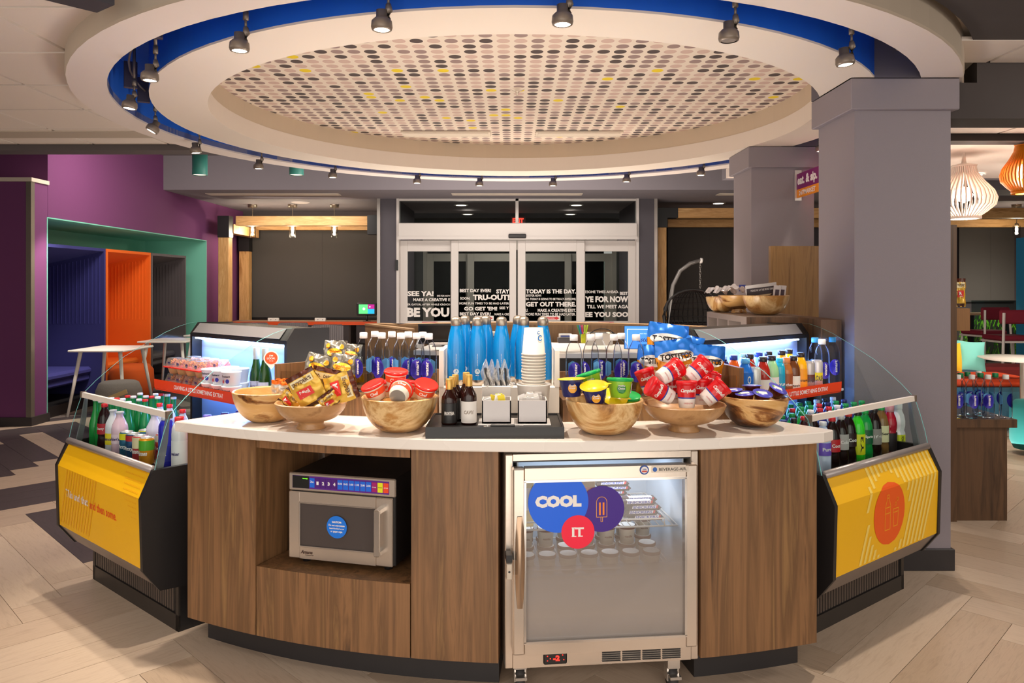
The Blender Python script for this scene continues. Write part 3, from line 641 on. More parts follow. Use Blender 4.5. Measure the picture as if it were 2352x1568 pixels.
# ice cream tubs
def tub_mesh():
    b = MB(); b.lathe([(0, 0), (.026, 0), (.031, .058)], 20); b.mi = 1; b.lathe([(.0325, .056), (.0335, .057), (.0335, .066), (.031, .068)], 20); b.mi = 2; b.lathe([(.031, .0675), (0, .0672)], 20)
    b.mi = 1; put_text(b, 'vanilla', 0, .030, .03, .008, cyl(.0295), .01)
    return b.mesh('tub', [mat('d9cdb9', .6), mat('7a4a35', .6), mat('e8e4dc', .5)])
rows = 0
for r, y in enumerate((.10, .19, .28)):
    for c in range(7):
        for k in range(1 if r == 0 else 2):
            if r == 1 and k == 1 and c in (2, 6): continue
            x = .085+c*.078+r*.008; p = ff.w(x, y)
            link('ice_cream_tub', cached('tub', tub_mesh), loc=(p[0], p[1], .4036+k*.069), rz=ff.a, label='brown-rimmed ice cream tub, %s row from the door, %s from the left, %s layer' % (('first', 'second', 'third')[r], ('first', 'second', 'third', 'fourth', 'fifth', 'sixth', 'seventh')[c], ('bottom', 'upper')[k]), cat='tub', group='ice cream tubs in the fridge')
def carton(x, y, w_, h, cols, z, label):
    p = ff.w(x, y); b = MB(); b.box(-w_/2, w_/2, -.03, .03, 0, h, .004); b.mi = 1; b.box(-w_/2+.01, w_/2-.01, -.031, -.03, h*.3, h*.7)
    b.build('ice_cream_carton', [mat(cols[0], .5), mat(cols[1], .5)], loc=(p[0], p[1], z), rz=ff.a, label=label, cat='carton')
carton(.085, .10, .05, .2, ('d9b93a', 'e9e3d0'), .5795, 'yellow ice cream bag at the left of the top fridge shelf')
carton(.30, .12, .08, .19, ('b98d4a', 'c8463c'), .5795, 'tan ice cream box behind the purple sticker')

# ---------------------------------------------------------------- microwave
mf = Frame((-.859, 2.914), math.atan2(-.112, .428)); MW = .4425; MZ = .405; MH = .327
mw = thing('microwave', 'stainless commercial microwave with purple keypad sitting in the walnut niche', 'microwave', mf.w(0, 0, .381), mf.a)
zo = -.381; z0 = MZ+zo; z1 = z0+MH
b = MB(); b.box(.004, MW-.004, .012, .40, z0, z1-.002, .003); b.build('housing', BLK, mw)
for x, y in ((.05, .05), (MW-.05, .05), (.05, .36), (MW-.05, .36)):
    b = MB(); b.lathe([(0, 0), (.016, 0), (.016, z0), (0, z0)], 12, (x, y, 0)); b.build('foot', BLK, mw)
zp = z1-.068
b = MB(); b.box(0, MW, 0, .012, zp, z1, .004); cp = b.build('control_panel', STEEL, mw)
b = MB(); b.box(.017, MW-.025, -.0012, 0, zp+.010, z1-.010, 0); b.mi = 1; b.box(.018, .088, -.002, -.0012, zp+.0105, z1-.0105)
b.mi = 2; put_text(b, 'POWER', .072, z1-.02, .022, .004, flat(-.0025), .02)
KP = ['5b1a8a', '0d0c0d', '7cff30', '1668e0', '4a1478', 'a3156a', 'e8e81a', 'f0481e', 'f4f0ee']
keys = [(3, '2x')]+[(4, c) for c in '1234']+[(3, c) for c in ('0:30', '0:45', '1:00', '1:30', '2:00', '2:30')]+[(5, 'POWER'), (6, 'START'), (7, 'STOP')]
kw = (MW-.025-.09)/14
for i, (ci, tx) in enumerate(keys):
    xa = .0895+i*kw; b.mi = ci; b.box(xa+.0014, xa+kw-.0014, -.0028, -.0012, zp+.016, z1-.016)
    b.mi = 8 if ci != 6 else 1
    big = ci == 4; put_text(b, tx, xa+kw/2, (zp+z1)/2+(.0 if big or ci > 4 else .004), .009 if big else kw*.72, .013 if big else (.004 if ci > 4 else .0075), flat(-.0032), .05 if big else .02)
b.build('keypad', [mat(k, .4, emit=(1.5 if k == '7cff30' else 0)) for k in KP], cp)
zd = zp-.004
b = MB(); wx0, wx1, wz0, wz1 = .048, .363, z0+.048, zd-.042
b.box(0, wx0, 0, .012, z0, zd, .003); b.box(wx1, MW-.012, 0, .012, z0, zd, .003); b.box(wx0, wx1, 0, .012, wz1, zd); b.box(wx0, wx1, 0, .012, z0, wz0); md = b.build('door', STEEL, mw)
b = MB()
for u0, u1, v0, v1 in ((wx0-.003, wx1+.003, wz1-.002, wz1+.003), (wx0-.003, wx1+.003, wz0-.003, wz0+.002), (wx0-.003, wx0+.002, wz0, wz1), (wx1-.002, wx1+.003, wz0, wz1)): b.box(u0, u1, -.003, 0, v0, v1, .001)
b.build('window_rim', CHROME, md)
b = MB(); b.box(wx0, wx1, .003, .006, wz0, wz1); b.build('window_mesh', mat('4a4240', .25), md)
b = MB(); cx_ = .205; cz_ = (wz0+wz1)/2+.002; b.disc((cx_, -.0035, cz_), .042, 40, nrm='y'); b.mi = 1
for k, (tx, wd) in enumerate((('CAUTION:', .04), ('Do not microwave', .066), ('hard-boiled eggs', .06), ('or paper cups.', .05))): put_text(b, tx, cx_, cz_+.019-k*.0125, wd, .0075, flat(-.0042), .05 if k == 0 else .03)
b.build('caution_sticker', [mat('0a74e0', .5), WHITEV], md)
b = MB(); hx = .385; hz = (wz0+wz1)/2+.004; b.box(hx-.011, hx+.011, -.045, -.033, hz-.085, hz+.085, .003); b.box(hx-.011, hx+.011, -.033, 0, hz+.07, hz+.084); b.box(hx-.011, hx+.011, -.033, 0, hz-.084, hz-.07); b.build('handle', CHROME, md)
b = MB(); put_text(b, 'Amana', .078, z0+.026, .05, .013, flat(-.0008), .03, shear=.25); put_text(b, 'Commercial', .088, z0+.0155, .034, .0045, flat(-.0008), .01); b.build('lettering', mat('3a1e14', .5), md)

# ---------------------------------------------------------------- refrigerated display cases
EDGE = mat('7cc4c4', .2); EDGEB = mat('6fb6ee', .2, emit=.5); CG = pane('eef6f4', .8)
YEL = mat('f2b805', .45); YEL2 = mat('eda40a', .45); ORG = mat('ea5a14', .5); GRYP = mat('a39a98', .35, .4); LEDM = mat('cfe4ff', .4, emit=9)
CL = .93
PROF = [(-.107, .69), (-.157, .59), (-.149, .304), (-.082, .212)]
GLP = [(-.105, .70), (-.09, .77), (-.070, .84), (-.045, .914), (.020, .978), (.083, 1.03), (.153, 1.085), (.262, 1.146), (.365, 1.20), (.436, 1.228), (.497, 1.245), (.54, 1.249)]
def decal_pt(x, s, off=.001):      # s: arc length up from the bottom edge of the yellow panel
    a, b_ = PROF[2], PROF[1]; L1 = math.hypot(b_[0]-a[0], b_[1]-a[1])
    if s <= L1: t = s/L1; return (x, a[0]+(b_[0]-a[0])*t-off, a[1]+(b_[1]-a[1])*t)
    c = PROF[0]; L2 = math.hypot(c[0]-b_[0], c[1]-b_[1]); t = (s-L1)/L2
    return (x, b_[0]+(c[0]-b_[0])*t-off*.9, b_[1]+(c[1]-b_[1])*t+off*.4)
S1 = math.hypot(PROF[1][0]-PROF[2][0], PROF[1][1]-PROF[2][1]); S2 = S1+math.hypot(PROF[0][0]-PROF[1][0], PROF[0][1]-PROF[1][1])
def case(frame, label, side):
    c = thing('display_case', label, 'display case', frame.w(0, 0), frame.a)
    for x in (0, CL-.022):
        b = MB(); b.xprism([(-.112, .70), (-.163, .59), (-.155, .300), (-.086, .205), (.02, .195), (.744, .195), (.744, 1.243), (.547, 1.247), (.505, 1.19), (.505, .70)], x, x+.022); b.build('side_panel', BLK, c)
    x0, x1 = .022, CL-.022
    b = MB(); b.xprism([PROF[1], PROF[2], (PROF[2][0]+.02, PROF[2][1]), (PROF[1][0]+.02, PROF[1][1])], x0, x1); b.xprism([PROF[0], PROF[1], (PROF[1][0]+.02, PROF[1][1]), (PROF[0][0]+.02, PROF[0][1]-.01)], x0, x1); fp = b.build('front_panel', YEL, c)
    b = MB(); b.xprism([PROF[2], PROF[3], (PROF[3][0]+.02, PROF[3][1]), (PROF[2][0]+.02, PROF[2][1])], x0, x1); b.xprism([PROF[3], (.02, .205), (.02, .225), (-.07, .23)], x0, x1); b.build('lower_skirt', mat('8a7d74', .4, .3), c)
    b = MB(); b.tube([(x0, -.108, .70), (x1, -.108, .70)], .016, 10); b.build('bumper_rail', GRYP, c)
    b = MB(); b.box(.02, CL-.02, .008, .70, 0, .2); b.build('base', BLK, c)
    b = MB(); k = 0
    while .06+k*.0215 < CL-.06:
        b.box(.052+k*.0215, .062+k*.0215, .002, .0085, .075, .185); k += 1
    b.build('vent_fins', mat('6a5f58', .4, .5), c, kind='stuff')
    b = MB(); b.box(.02, CL-.02, .000, .0085, .0, .068); b.box(.02, CL-.02, .000, .0085, .188, .2); b.box(.02, .045, 0, .0085, .0, .2); b.box(CL-.045, CL-.02, 0, .0085, 0, .2); b.build('grille_frame', mat('37322f', .4, .3), c)
    b = MB(); b.box(x0, x1, -.09, .56, .64, .655); b.box(x0, x1, -.092, -.085, .655, .685); b.build('deck', mat('55504e', .5), c)
    b = MB(); b.box(x0, x1, .56, .575, .655, 1.19); b.box(x0, x1, .12 if 0 else .5, .56, .655, .66); b.build('inner_back', mat('a9bdea', .5), c)
    b = MB(); b.xprism([(.30, .915), (.56, .915), (.56, .925), (.30, .925)], x0+.02, x1-.0); b.build('shelf', mat('c9d2dc', .4), c)
    b = MB(); ra, rb = (.13, CL-.02) if side == 'left' else (.03, .80); b.xprism([(.252, .928), (.258, .925), (.256, .972), (.250, .974)], ra, rb); b.box(ra, rb, .256, .31, .920, .926); b.mi = 1
    put_text(b, 'CRAVING A LITTLE SOMETHING EXTRA?', (ra+rb)/2+(.06 if side == 'left' else .02), .950, .47, .020, lambda x, y: (x, .2495-.0005, y), .02); b.build('price_rail', [mat('f2430f', .5), WHITEV], c)
    # hood
    b = MB(); b.xprism([(.505, 1.172), (.505, 1.19), (.547, 1.243), (.744, 1.239), (.744, 1.16), (.60, 1.16), (.56, 1.172)], x0, x1); hd = b.build('hood', BLK, c)
    b = MB(); b.xprism([(.5035, 1.196), (.5435, 1.2445), (.5445, 1.2435), (.5045, 1.195)], x0+.01, x1-.04); b.build('hood_glass', mat('8d8a8c', .1, .2), c)
    for k in range(3):
        b = MB(); b.tube([(x0+.02, .515+k*.02, 1.165-k*.004), (x1-.06, .515+k*.02, 1.165-k*.004)], .0045, 8); b.build('light_tube', LEDM, c)
    # glass
    b = MB()
    for (y0, za), (y1, zb_) in zip(GLP[:4], GLP[1:4]): b.add([(x0, y0, za), (x1, y0, za), (x1, y1, zb_), (x0, y1, zb_)], [(0, 1, 2, 3)], True)
    b.build('front_glass', CG, c)
    for x in (.006, CL-.006):
        b = MB(); P = GLP+[(.50, 1.18), (.50, .70)]; b.add([(x, y, z) for y, z in P], [tuple(range(len(P)))]); eg = b.build('end_glass', CG, c)
        b = MB()
        for (y0, za), (y1, zb_) in zip(GLP, GLP[1:]): b.add([(x-.003, y0, za), (x+.003, y0, za), (x+.003, y1, zb_), (x-.003, y1, zb_)], [(0, 1, 2, 3)]); pass
        b.build('glass_edge', EDGE, eg)
    b = MB(); b.xprism([(-.052, .902), (-.034, .902), (-.034, .926), (-.050, .926)], .02, CL-.02); b.mi = 1; b.box(.008, .022, -.055, -.03, .9, .93); b.box(CL-.022, CL-.008, -.055, -.03, .9, .93); b.build('handle_bar', [mat('e9dfd4', .4), mat('6a5c50', .4)], c)
    for x in (.03, CL-.045):
        b = MB(); b.xprism([(-.085, .69), (-.058, .69), (-.038, .80), (-.030, .9), (-.043, .905), (-.060, .80)], x, x+.012); b.build('glass_bracket', pane('b5b8bb', .6, .3, haze=.35), c)
    # panel graphics
    b = MB()
    if side == 'left':
        put_text(b, 'This and that', .245, .172, .262, .036, lambda x, y: decal_pt(x, y), .03); b.mi = 1
        put_text(b, 'and then some.', .535, .168, .285, .038, lambda x, y: decal_pt(x, y), .02)
        b.mi = 2
        for i in range(13):
            for j in range(10):
                x = .70+i*.014; s_ = S2-.012-j*.021
                if x > CL-.03 or s_ < S2-.015-.018*(i+2): continue
                b.add([decal_pt(x-.004, s_-.0025), decal_pt(x+.004, s_-.0025), decal_pt(x+.004, s_+.0025), decal_pt(x-.004, s_+.0025)], [(0, 1, 2, 3)])
        for i in range(12):
            x = .035+i*.03; b.add([decal_pt(x, .02), decal_pt(x+.012, .02), decal_pt(min(x+.10, .5)+.012, S1-.003), decal_pt(min(x+.10, .5), S1-.003)], [(0, 1, 2, 3)])
        b.build('panel_graphic', [WHITEV, mat('e8520e', .5), mat('eca80c', .5)], fp)
    else:
        ccx, ccs, cr_ = .452, .178, .133; b.mi = 0
        def inside(x, s): return (x-ccx)**2+(s-ccs)**2 < (cr_+.035)**2
        for k in range(18):                       # stripes: upright on top, slanted below, open around the disc
            xt = .26+k*.0365
            N_ = 30; run = []
            for i in range(N_+1):
                s_ = .006+(S2-.012)*i/N_; xx = xt-(.0 if s_ > S1 else (S1-s_)*.42)
                ok = .2+.12*(s_/S2) < xx < CL-.035 and not inside(xx, s_)
                if ok: run.append((xx, s_))
                if (not ok or i == N_) and run:
                    for (xa, sa), (xb, sb) in zip(run, run[1:]): b.add([decal_pt(xa-.0095, sa), decal_pt(xa+.0095, sa), decal_pt(xb+.0095, sb), decal_pt(xb-.0095, sb)], [(0, 1, 2, 3)])
                    run = []
        b.mi = 1
        for i in range(30):
            s0 = ccs-cr_+2*cr_*i/30; s1 = ccs-cr_+2*cr_*(i+1)/30; w0 = math.sqrt(max(0, cr_**2-(s0-ccs)**2)); w1 = math.sqrt(max(0, cr_**2-(s1-ccs)**2))
            b.add([decal_pt(ccx-w0, s0, .0015), decal_pt(ccx+w0, s0, .0015), decal_pt(ccx+w1, s1, .0015), decal_pt(ccx-w1, s1, .0015)], [(0, 1, 2, 3)])
        b.mi = 2
        def ln(P, wd=.004):
            for (xa, sa), (xb, sb) in zip(P, P[1:]):
                d = Vector((xb-xa, sb-sa)).normalized()*wd/2; n = Vector((-d.y, d.x)); b.add([decal_pt(xa-d.x+n.x, sa-d.y+n.y, .002), decal_pt(xb+d.x+n.x, sb+d.y+n.y, .002), decal_pt(xb+d.x-n.x, sb+d.y-n.y, .002), decal_pt(xa-d.x-n.x, sa-d.y-n.y, .002)], [(0, 1, 2, 3)])
        bx, bs = .435, .11
        ln([(bx-.022, bs), (bx-.022, bs+.1), (bx-.008, bs+.13), (bx-.008, bs+.148), (bx+.008, bs+.148), (bx+.008, bs+.13), (bx+.022, bs+.1), (bx+.022, bs), (bx-.022, bs)]); ln([(bx-.022, bs+.095), (bx+.022, bs+.095)]); ln([(bx-.022, bs+.07), (bx+.022, bs+.07)]); ln([(bx-.008, bs+.135), (bx+.008, bs+.135)])
        gx = .505; ln([(gx-.017, bs+.005), (gx-.024, bs+.08), (gx+.024, bs+.08), (gx+.017, bs+.005), (gx-.017, bs+.005)]); ln([(gx-.022, bs+.065), (gx+.022, bs+.065)])
        for qx, qs in ((gx-.002, bs+.1), (gx+.014, bs+.118)): ln([(qx+.007*math.cos(a*PI/5), qs+.007*math.sin(a*PI/5)) for a in range(11)], .003)
        b.build('panel_graphic', [mat('f4d468', .5), mat('ee5c0c', .5), mat('f3a21c', .5)], fp)
    light('AREA', 'case_lamp', frame.w(.46, .50, 1.155), 5, (.22, .44, 1), .8, .05, target=frame.w(.46, .28, .8))
    light('AREA', 'case_lamp', frame.w(.46, .53, .905), 3, (.22, .44, 1), .8, .04, target=frame.w(.46, .2, .66))
    return c
LB = (-1.379, 3.154)
fL = Frame((LB[0]-.761*CL, LB[1]+.649*CL), math.atan2(-.649, .761)); fR = Frame((1.153, 3.068), math.atan2(.61, .792))
caseL = case(fL, 'left refrigerated display case with a yellow front reading This and that', 'left')
caseR = case(fR, 'right refrigerated display case with an orange disc on its striped yellow front', 'right')
b = MB(); b.box(.012, .014, .40, .402, 0, .01)
t = link('local_tag', None)
x, z = .924, 1.116
p = fL.w(CL-.003, .425, 0); b = MB(); P = []
for i in range(25):
    a = -PI*.22+(PI*1.44)*i/24; P.append((.033*math.cos(a), .033*math.sin(a)))
P.append((0, -.052)); b.add([(0 + x_, -.001, z_) for x_, z_ in P], [tuple(range(len(P)))]); b.mi = 1; b.disc((0, -.0018, 0), .0275, 32, nrm='y'); b.mi = 0
put_text(b, "I'M", 0, .011, .016, .008, flat(-.0026), .03); put_text(b, 'LOCAL', 0, -.001, .036, .009, flat(-.0026), .03); put_text(b, 'TRY ME', 0, -.013, .018, .004, flat(-.0026), .01)
bpy.data.objects.remove(t)
o = b.build('local_tag', [WHITEV, mat('f0541c', .5)], loc=(at(623, 822, 3.42)), rz=rad(12), label="white pin-shaped tag with an orange disc reading I'M LOCAL", cat='tag')
# ---------------------------------------------------------------- bowls
BW = wood(['4a2a12', '8f5a2a', 'd8ad72', 'cf9f60'], sc=(2.2, 2.2, 6.5), rough=.3, dist=1.1, contrast=(.38, .58))
BW2 = wood(['6a3c1a', 'c08c50', 'e3c08a', 'b98548'], sc=(2.4, 2.4, 2.0), rough=.3, dist=1.3, seed=2, contrast=(.34, .56))
BW3 = wood(['8a5f38', 'b98d5e', 'a87a4c'], sc=(6, 6, 9), rough=.35, dist=1, seed=3)
def bowl(px, Y, z, R, h, label, foot=0, m=None, group='wooden snack bowls'):
    x = (px-CX)/F*Y; t = thing('wooden_bowl', label, 'bowl', (x, Y, z), prnd.uniform(0, 6), group); b = MB(); N = 9
    if foot:
        fh = h*.3; pr = [(0, 0), (foot, 0), (foot*1.02, .004), (foot*.86, fh*.6), (foot*.9, fh)]; h0 = fh
    else: pr = [(0, 0), (R*.30, 0)]; h0 = 0
    r0 = foot*.9 if foot else R*.30
    for i in range(1, N+1):
        u = i/N; a = u*PI/2*(.9 if not foot else .86)
        pr.append((r0+(R-r0)*math.sin(a)/math.sin(PI/2*(.9 if not foot else .86)), h0+(h-h0)*(1-math.cos(a))/(1-math.cos(PI/2*(.9 if not foot else .86)))))
    b.lathe(pr, 40); b.lathe([(R, h), (R-.003, h+.0035), (R-.008, h+.002), (R-.010, h-.004)], 40)
    inn = [(R-.010, h-.004)]
    for i in range(N-1, -1, -1):
        u = i/N; a = u*PI/2*.9; inn.append((max(0, (R-.010)*math.sin(a)), h0+.012+(h-h0-.016)*(1-math.cos(a))/(1-math.cos(PI/2*.9))))
    b.lathe(inn, 40); b.build('bowl_body', m or BW, t)
    if foot:
        b = MB(); b.lathe([(R*.955, h0+(h-h0)*.55), (R*.962, h0+(h-h0)*.57), (R*.955, h0+(h-h0)*.6)], 40)
    return t
bowl(614, 3.0, ZC, .133, .118, 'deep wooden bowl with dark streaks, leftmost on the white worktop', m=BW)
bowl(715, 2.845, ZC, .133, .098, 'footed wooden bowl heaped with pretzel pouches', foot=.053, m=BW3)
bowl(918, 2.80, ZC, .140, .125, 'deep wooden bowl filled with red-lidded cups', m=BW2)
bowl(1388, 2.755, ZC, .141, .122, 'deep wooden bowl filled with yellow- and green-lidded cups', m=BW2)
bowl(1571, 2.80, ZC, .152, .098, 'footed wooden bowl heaped with red soup cups', foot=.057, m=BW3)
bowl(1731, 2.90, ZC, .129, .113, 'deep two-tone wooden bowl, rightmost on the white worktop', m=BW)
# ---------------------------------------------------------------- generic drinks
def orient(o, d, loc):
    Z = Vector(d).normalized(); Yv = Vector((0, 1, 0)); Yv = (Yv-Z*Yv.dot(Z))
    if Yv.length < .05: Yv = Vector((0, 0, 1))-Z*Z.z
    Yv.normalize(); X = Yv.cross(Z); o.matrix_world = Matrix.Translation(loc) @ Matrix((X, Yv, Z)).transposed().to_4x4()
SH = {
 'water': ([(0, .004), (.75, 0), (.97, .02), (1, .05), (1, .33), (.97, .34), (1, .35), (1, .62), (.97, .70), (.85, .78), (.60, .855), (.42, .895), (.40, .93)], .925, .46),
 'soda': ([(0, .01), (.55, 0), (.9, .02), (1, .07), (1, .2), (.88, .31), (.9, .36), (1, .44), (1, .58), (.93, .70), (.7, .82), (.42, .90), (.38, .94)], .93, .45),
 'juice': ([(0, 0), (.9, 0), (1, .03), (1, .28), (.93, .32), (1, .36), (1, .60), (.92, .72), (.62, .85), (.5, .90)], .895, .58),
 'sport': ([(0, 0), (.9, 0), (1, .03), (1, .36), (.86, .42), (1, .52), (1, .62), (.85, .74), (.62, .82), (.58, .87)], .865, .62),
 'glass': ([(0, 0), (.92, 0), (1, .02), (1, .40), (.95, .50), (.62, .66), (.42, .78), (.40, .96)], .955, .46),
 'stout': ([(0, 0), (.92, 0), (1, .03), (1, .60), (.93, .70), (.6, .82), (.42, .90), (.42, .955)], .955, .50),
 'wine': ([(0, 0), (.92, 0), (1, .02), (1, .52), (.95, .60), (.55, .72), (.42, .78), (.42, .80)], .70, .45),
 'tall': ([(0, 0), (.9, 0), (1, .02), (1, .66), (.95, .78), (.75, .86), (.55, .90)], .895, .62),
 'champ': ([(0, 0), (.92, 0), (1, .03), (1, .35), (.9, .48), (.55, .66), (.45, .75), (.42, .78)], .755, .48)}
def bodymat(c, clear=False): return pane(c, 1.6) if clear else mat(c, .12)
def drink(shape, h, r, col, cap, label, loc, rz=0, group=None, lab=None, text=None, clear=False, cat='bottle', name='bottle', fill=None, capmetal=0, tsize=None, tcol='f4f0ee', vertical=False):
    t = thing(name, label, cat, loc, rz, group); pr, zc, rc = SH[shape]
    k = (shape, h, r)
    if clear and fill:
        link('liquid', cached(k+('fill', fill), lambda: MB_l([(q[0]*r*.93, q[1]*h) for q in pr if q[1] < .74]+[(0, .74*h)], bodymat(fill, fill in CLEARF))), t)
    link('bottle_body', cached(k+(col, clear), lambda: MB_l([(q[0]*r, q[1]*h) for q in pr], bodymat(col, clear))), t)
    if cap: link('cap', cached(k+('cap', cap), lambda: MB_l([(rc*r*.98, zc*h), (rc*r, zc*h+.001), (rc*r, h-.0015), (rc*r*.9, h), (0, h)], mat(cap, .35, capmetal))), t)
    if lab:
        z0, z1, lc = lab[:3]; la = lab[3] if len(lab) > 3 else 2*PI
        def f():
            b = MB(); b.lathe([(r*1.012, z0*h), (r*1.012, z1*h)], 24, a0=-PI/2-la/2, a1=-PI/2+la/2)
            if text:
                b.mi = 1; mid = (z0+z1)/2*h; fn = cyl(r*1.02)
                if vertical: put_text(b, text, 0, mid, tsize or (z1-z0)*h*.8, r*.5, fn, .02, rot=PI/2)
                else: put_text(b, text, 0, mid, tsize or r*1.3, min((z1-z0)*h*.45, r*.45), fn, .03)
            return b.mesh('label', [mat(lc, .4), mat(tcol, .5)])
        link('label', cached(k+('lab', lab, text, tcol), f), t)
    return t
CLEARF = set()
def MB_l(pr, m, n=20): b = MB(); b.lathe(pr, n); return b.mesh('turned', m)
def can(h, r, col, label, loc, rz, group, top='d5d6da', band=None, text=None, tcol='f4f0ee'):
    t = thing('drink_can', label, 'can', loc, rz, group)
    def f():
        b = MB(); b.lathe([(0, .003), (r*.75, 0), (r, .008), (r, h-.012), (r*.86, h-.002)], 20)
        if band: b.mi = 1; b.lathe([(r*1.008, h*band[0]), (r*1.008, h*band[1])], 20)
        if text: b.mi = 2; put_text(b, text, 0, h*.45, r*1.5, h*.17, cyl(r*1.02), .03, shear=.2)
        return b.mesh('can_body', [mat(col, .25, .3), mat(band[2] if band else col, .3), mat(tcol, .5)])
    link('can_body', cached(('can', h, r, col, band, text), f), t)
    link('can_top', cached(('ctop', h, r, top), lambda: MB_l([(r*.86, h-.002), (r*.84, h), (r*.78, h-.003), (0, h-.003)], mat(top, .25, .7))), t); return t
NAVY = '3a2cae'
def water(loc, rz, label, group, cap='f1eff0', h=.25, r=.0335, turn=0, word='smart'):
    t = thing('water_bottle', label, 'bottle', loc, rz, group); pr = SH['water'][0]
    def wbf():
        q = MB(); q.lathe([(u*r, v*h) for u, v in pr if v < .71], 24); q.mi = 1; q.lathe([(u*r, v*h) for u, v in pr if v > .69], 24); return q.mesh('bottle_body', [pane('e4ebf4', .8, .04), pane('f1f3f5', .8, .04)])
    link('bottle_body', cached(('wb', h, r), wbf), t)
    link('cap', cached(('wc', cap, h, r), lambda: MB_l([(.46*r, .9*h), (.49*r, .905*h), (.49*r, .99*h), (.44*r, h), (0, h)], mat(cap, .4))), t)
    def f():
        b = MB(); n = 20; V = [cyl(r*1.015)(0, .40*h)]
        for i in range(n): V.append(cyl(r*1.015)(r*.86*math.cos(2*PI*i/n), .40*h+.165*h*math.sin(2*PI*i/n)))
        b.add(V, [(0, 1+i, 1+(i+1) % n) for i in range(n)]); b.mi = 2
        V = [cyl(r*1.01)(0, .62*h)]
        b.add([cyl(r*1.012, PI)(x, z) for x, z in [(-r*.6, .34*h), (0, .30*h), (r*.6, .34*h), (r*.6, .52*h), (0, .56*h), (-r*.6, .52*h)]], [(0, 1, 4, 5), (1, 2, 3, 4)])
        b.mi = 1; put_text(b, word, r*.1, .42*h, .24*h, r*.36, cyl(r*1.03), .03, rot=PI/2)
        return b.mesh('label', [mat(NAVY, .4), WHITEV, mat('7cc0ec', .4)])
    lb = link('label', cached(('wl', h, r, word), f), t); lb.rotation_euler = (0, 0, turn)
    return t
# water on the risers
def on_riser(px, Y): return ((px-CX)/F*Y, Y, ZC+.0865)
pos = ['far left', 'second from left, front row', 'second from left, back row', 'middle, front row', 'middle, back row', 'fourth, front row', 'fourth, back row', 'last, front row', 'last, back row']
for i, (px, Y, tn, wd) in enumerate(((835, 3.215, -.9, 'smart'), (877, 3.205, -.6, 'water'), (861, 3.30, .3, 'smart'), (921, 3.185, .9, 'smart'), (900, 3.28, 0, 'water'), (957, 3.18, 0, 'smart'), (938, 3.27, .5, 'water'), (985, 3.15, -.3, 'water'), (971, 3.24, .5, 'smart'))):
    water(on_riser(px, Y), face_cam(on_riser(px, Y)[0], Y), 'clear water bottle with white cap on the left riser, ' + pos[i], 'water bottles on the left riser', turn=tn, word=wd)
for i, (px, Y, tn, wd) in enumerate(((1318, 3.07, .15, 'water'), (1357, 3.09, -.9, 'smart'), (1376, 3.17, .2, 'smart'), (1410, 3.09, .9, 'smart'), (1427, 3.17, .2, 'water'), (1461, 3.08, .1, 'smart'))):
    water(on_riser(px, Y), face_cam(on_riser(px, Y)[0], Y), 'clear water bottle with white cap on the right riser, ' + ['leftmost', 'second in front', 'behind the second', 'fourth, in front', 'fifth, set back', 'rightmost beside the chip bags'][i], 'water bottles on the right riser', turn=tn, word=wd)
# tall blue bottles
def swell(loc, rz, label):
    t = thing('blue_bottle', label, 'bottle', loc, rz, 'tall blue metal bottles in the white display box')
    link('bottle_body', cached('sw', lambda: MB_l([(.036, .024), (.036, .135), (.0345, .165), (.030, .195), (.0245, .220), (.021, .235), (.021, .2385)], mat('0d80c8', .16), 32)), t)
    link('base', cached('swb', lambda: MB_l([(0, 0), (.031, 0), (.0345, .004), (.0358, .0245)], mat('b7aa9c', .25, .9), 32)), t)
    link('cap', cached('swc', lambda: MB_l([(.0205, .2365), (.0218, .238), (.0218, .253), (.0205, .262), (.0165, .269), (.009, .2725), (0, .2735)], mat('a89c8e', .38, .85), 32)), t)
    def f():
        b = MB(); n = 20; rr = .0366; b.add([cyl(rr)(.0105*math.cos(2*PI*i/n), .058+.0105*math.sin(2*PI*i/n)) for i in range(n)], [tuple(range(n))])
        put_text(b, 'LIVE. LOVE. EAT. AND DRINK', 0, .104, .048, .0028, cyl(.0367), .02, rot=PI/2); put_text(b, 'BREW', 0, .0425, .014, .003, cyl(.0367), .02); b.mi = 1
        put_text(b, 'tru', 0, .058, .011, .007, cyl(.0372), .02)
        return b.mesh('print', [mat('d8e4ec', .5), mat('7ab8dc', .5)])
    link('print', cached('swp', f), t)
BX = [(1048, 3.02, 'leftmost, front row'), (1097, 3.02, 'second from left, front row'), (1152, 3.02, 'middle one, behind the bagged cutlery'), (1203, 3.04, 'behind the cup stack'), (1247, 3.03, 'rightmost, beside the cup stack'), (1068, 3.125, 'back row, behind the leftmost'), (1116, 3.125, 'back row, behind the second'), (1190, 3.135, 'back row, left of the cup stack')]
for px, Y, l_ in BX: x = (px-CX)/F*Y; swell((x, Y, ZC+.1385), face_cam(x, Y)-.02, 'tall sky-blue metal bottle with steel cap, ' + l_)
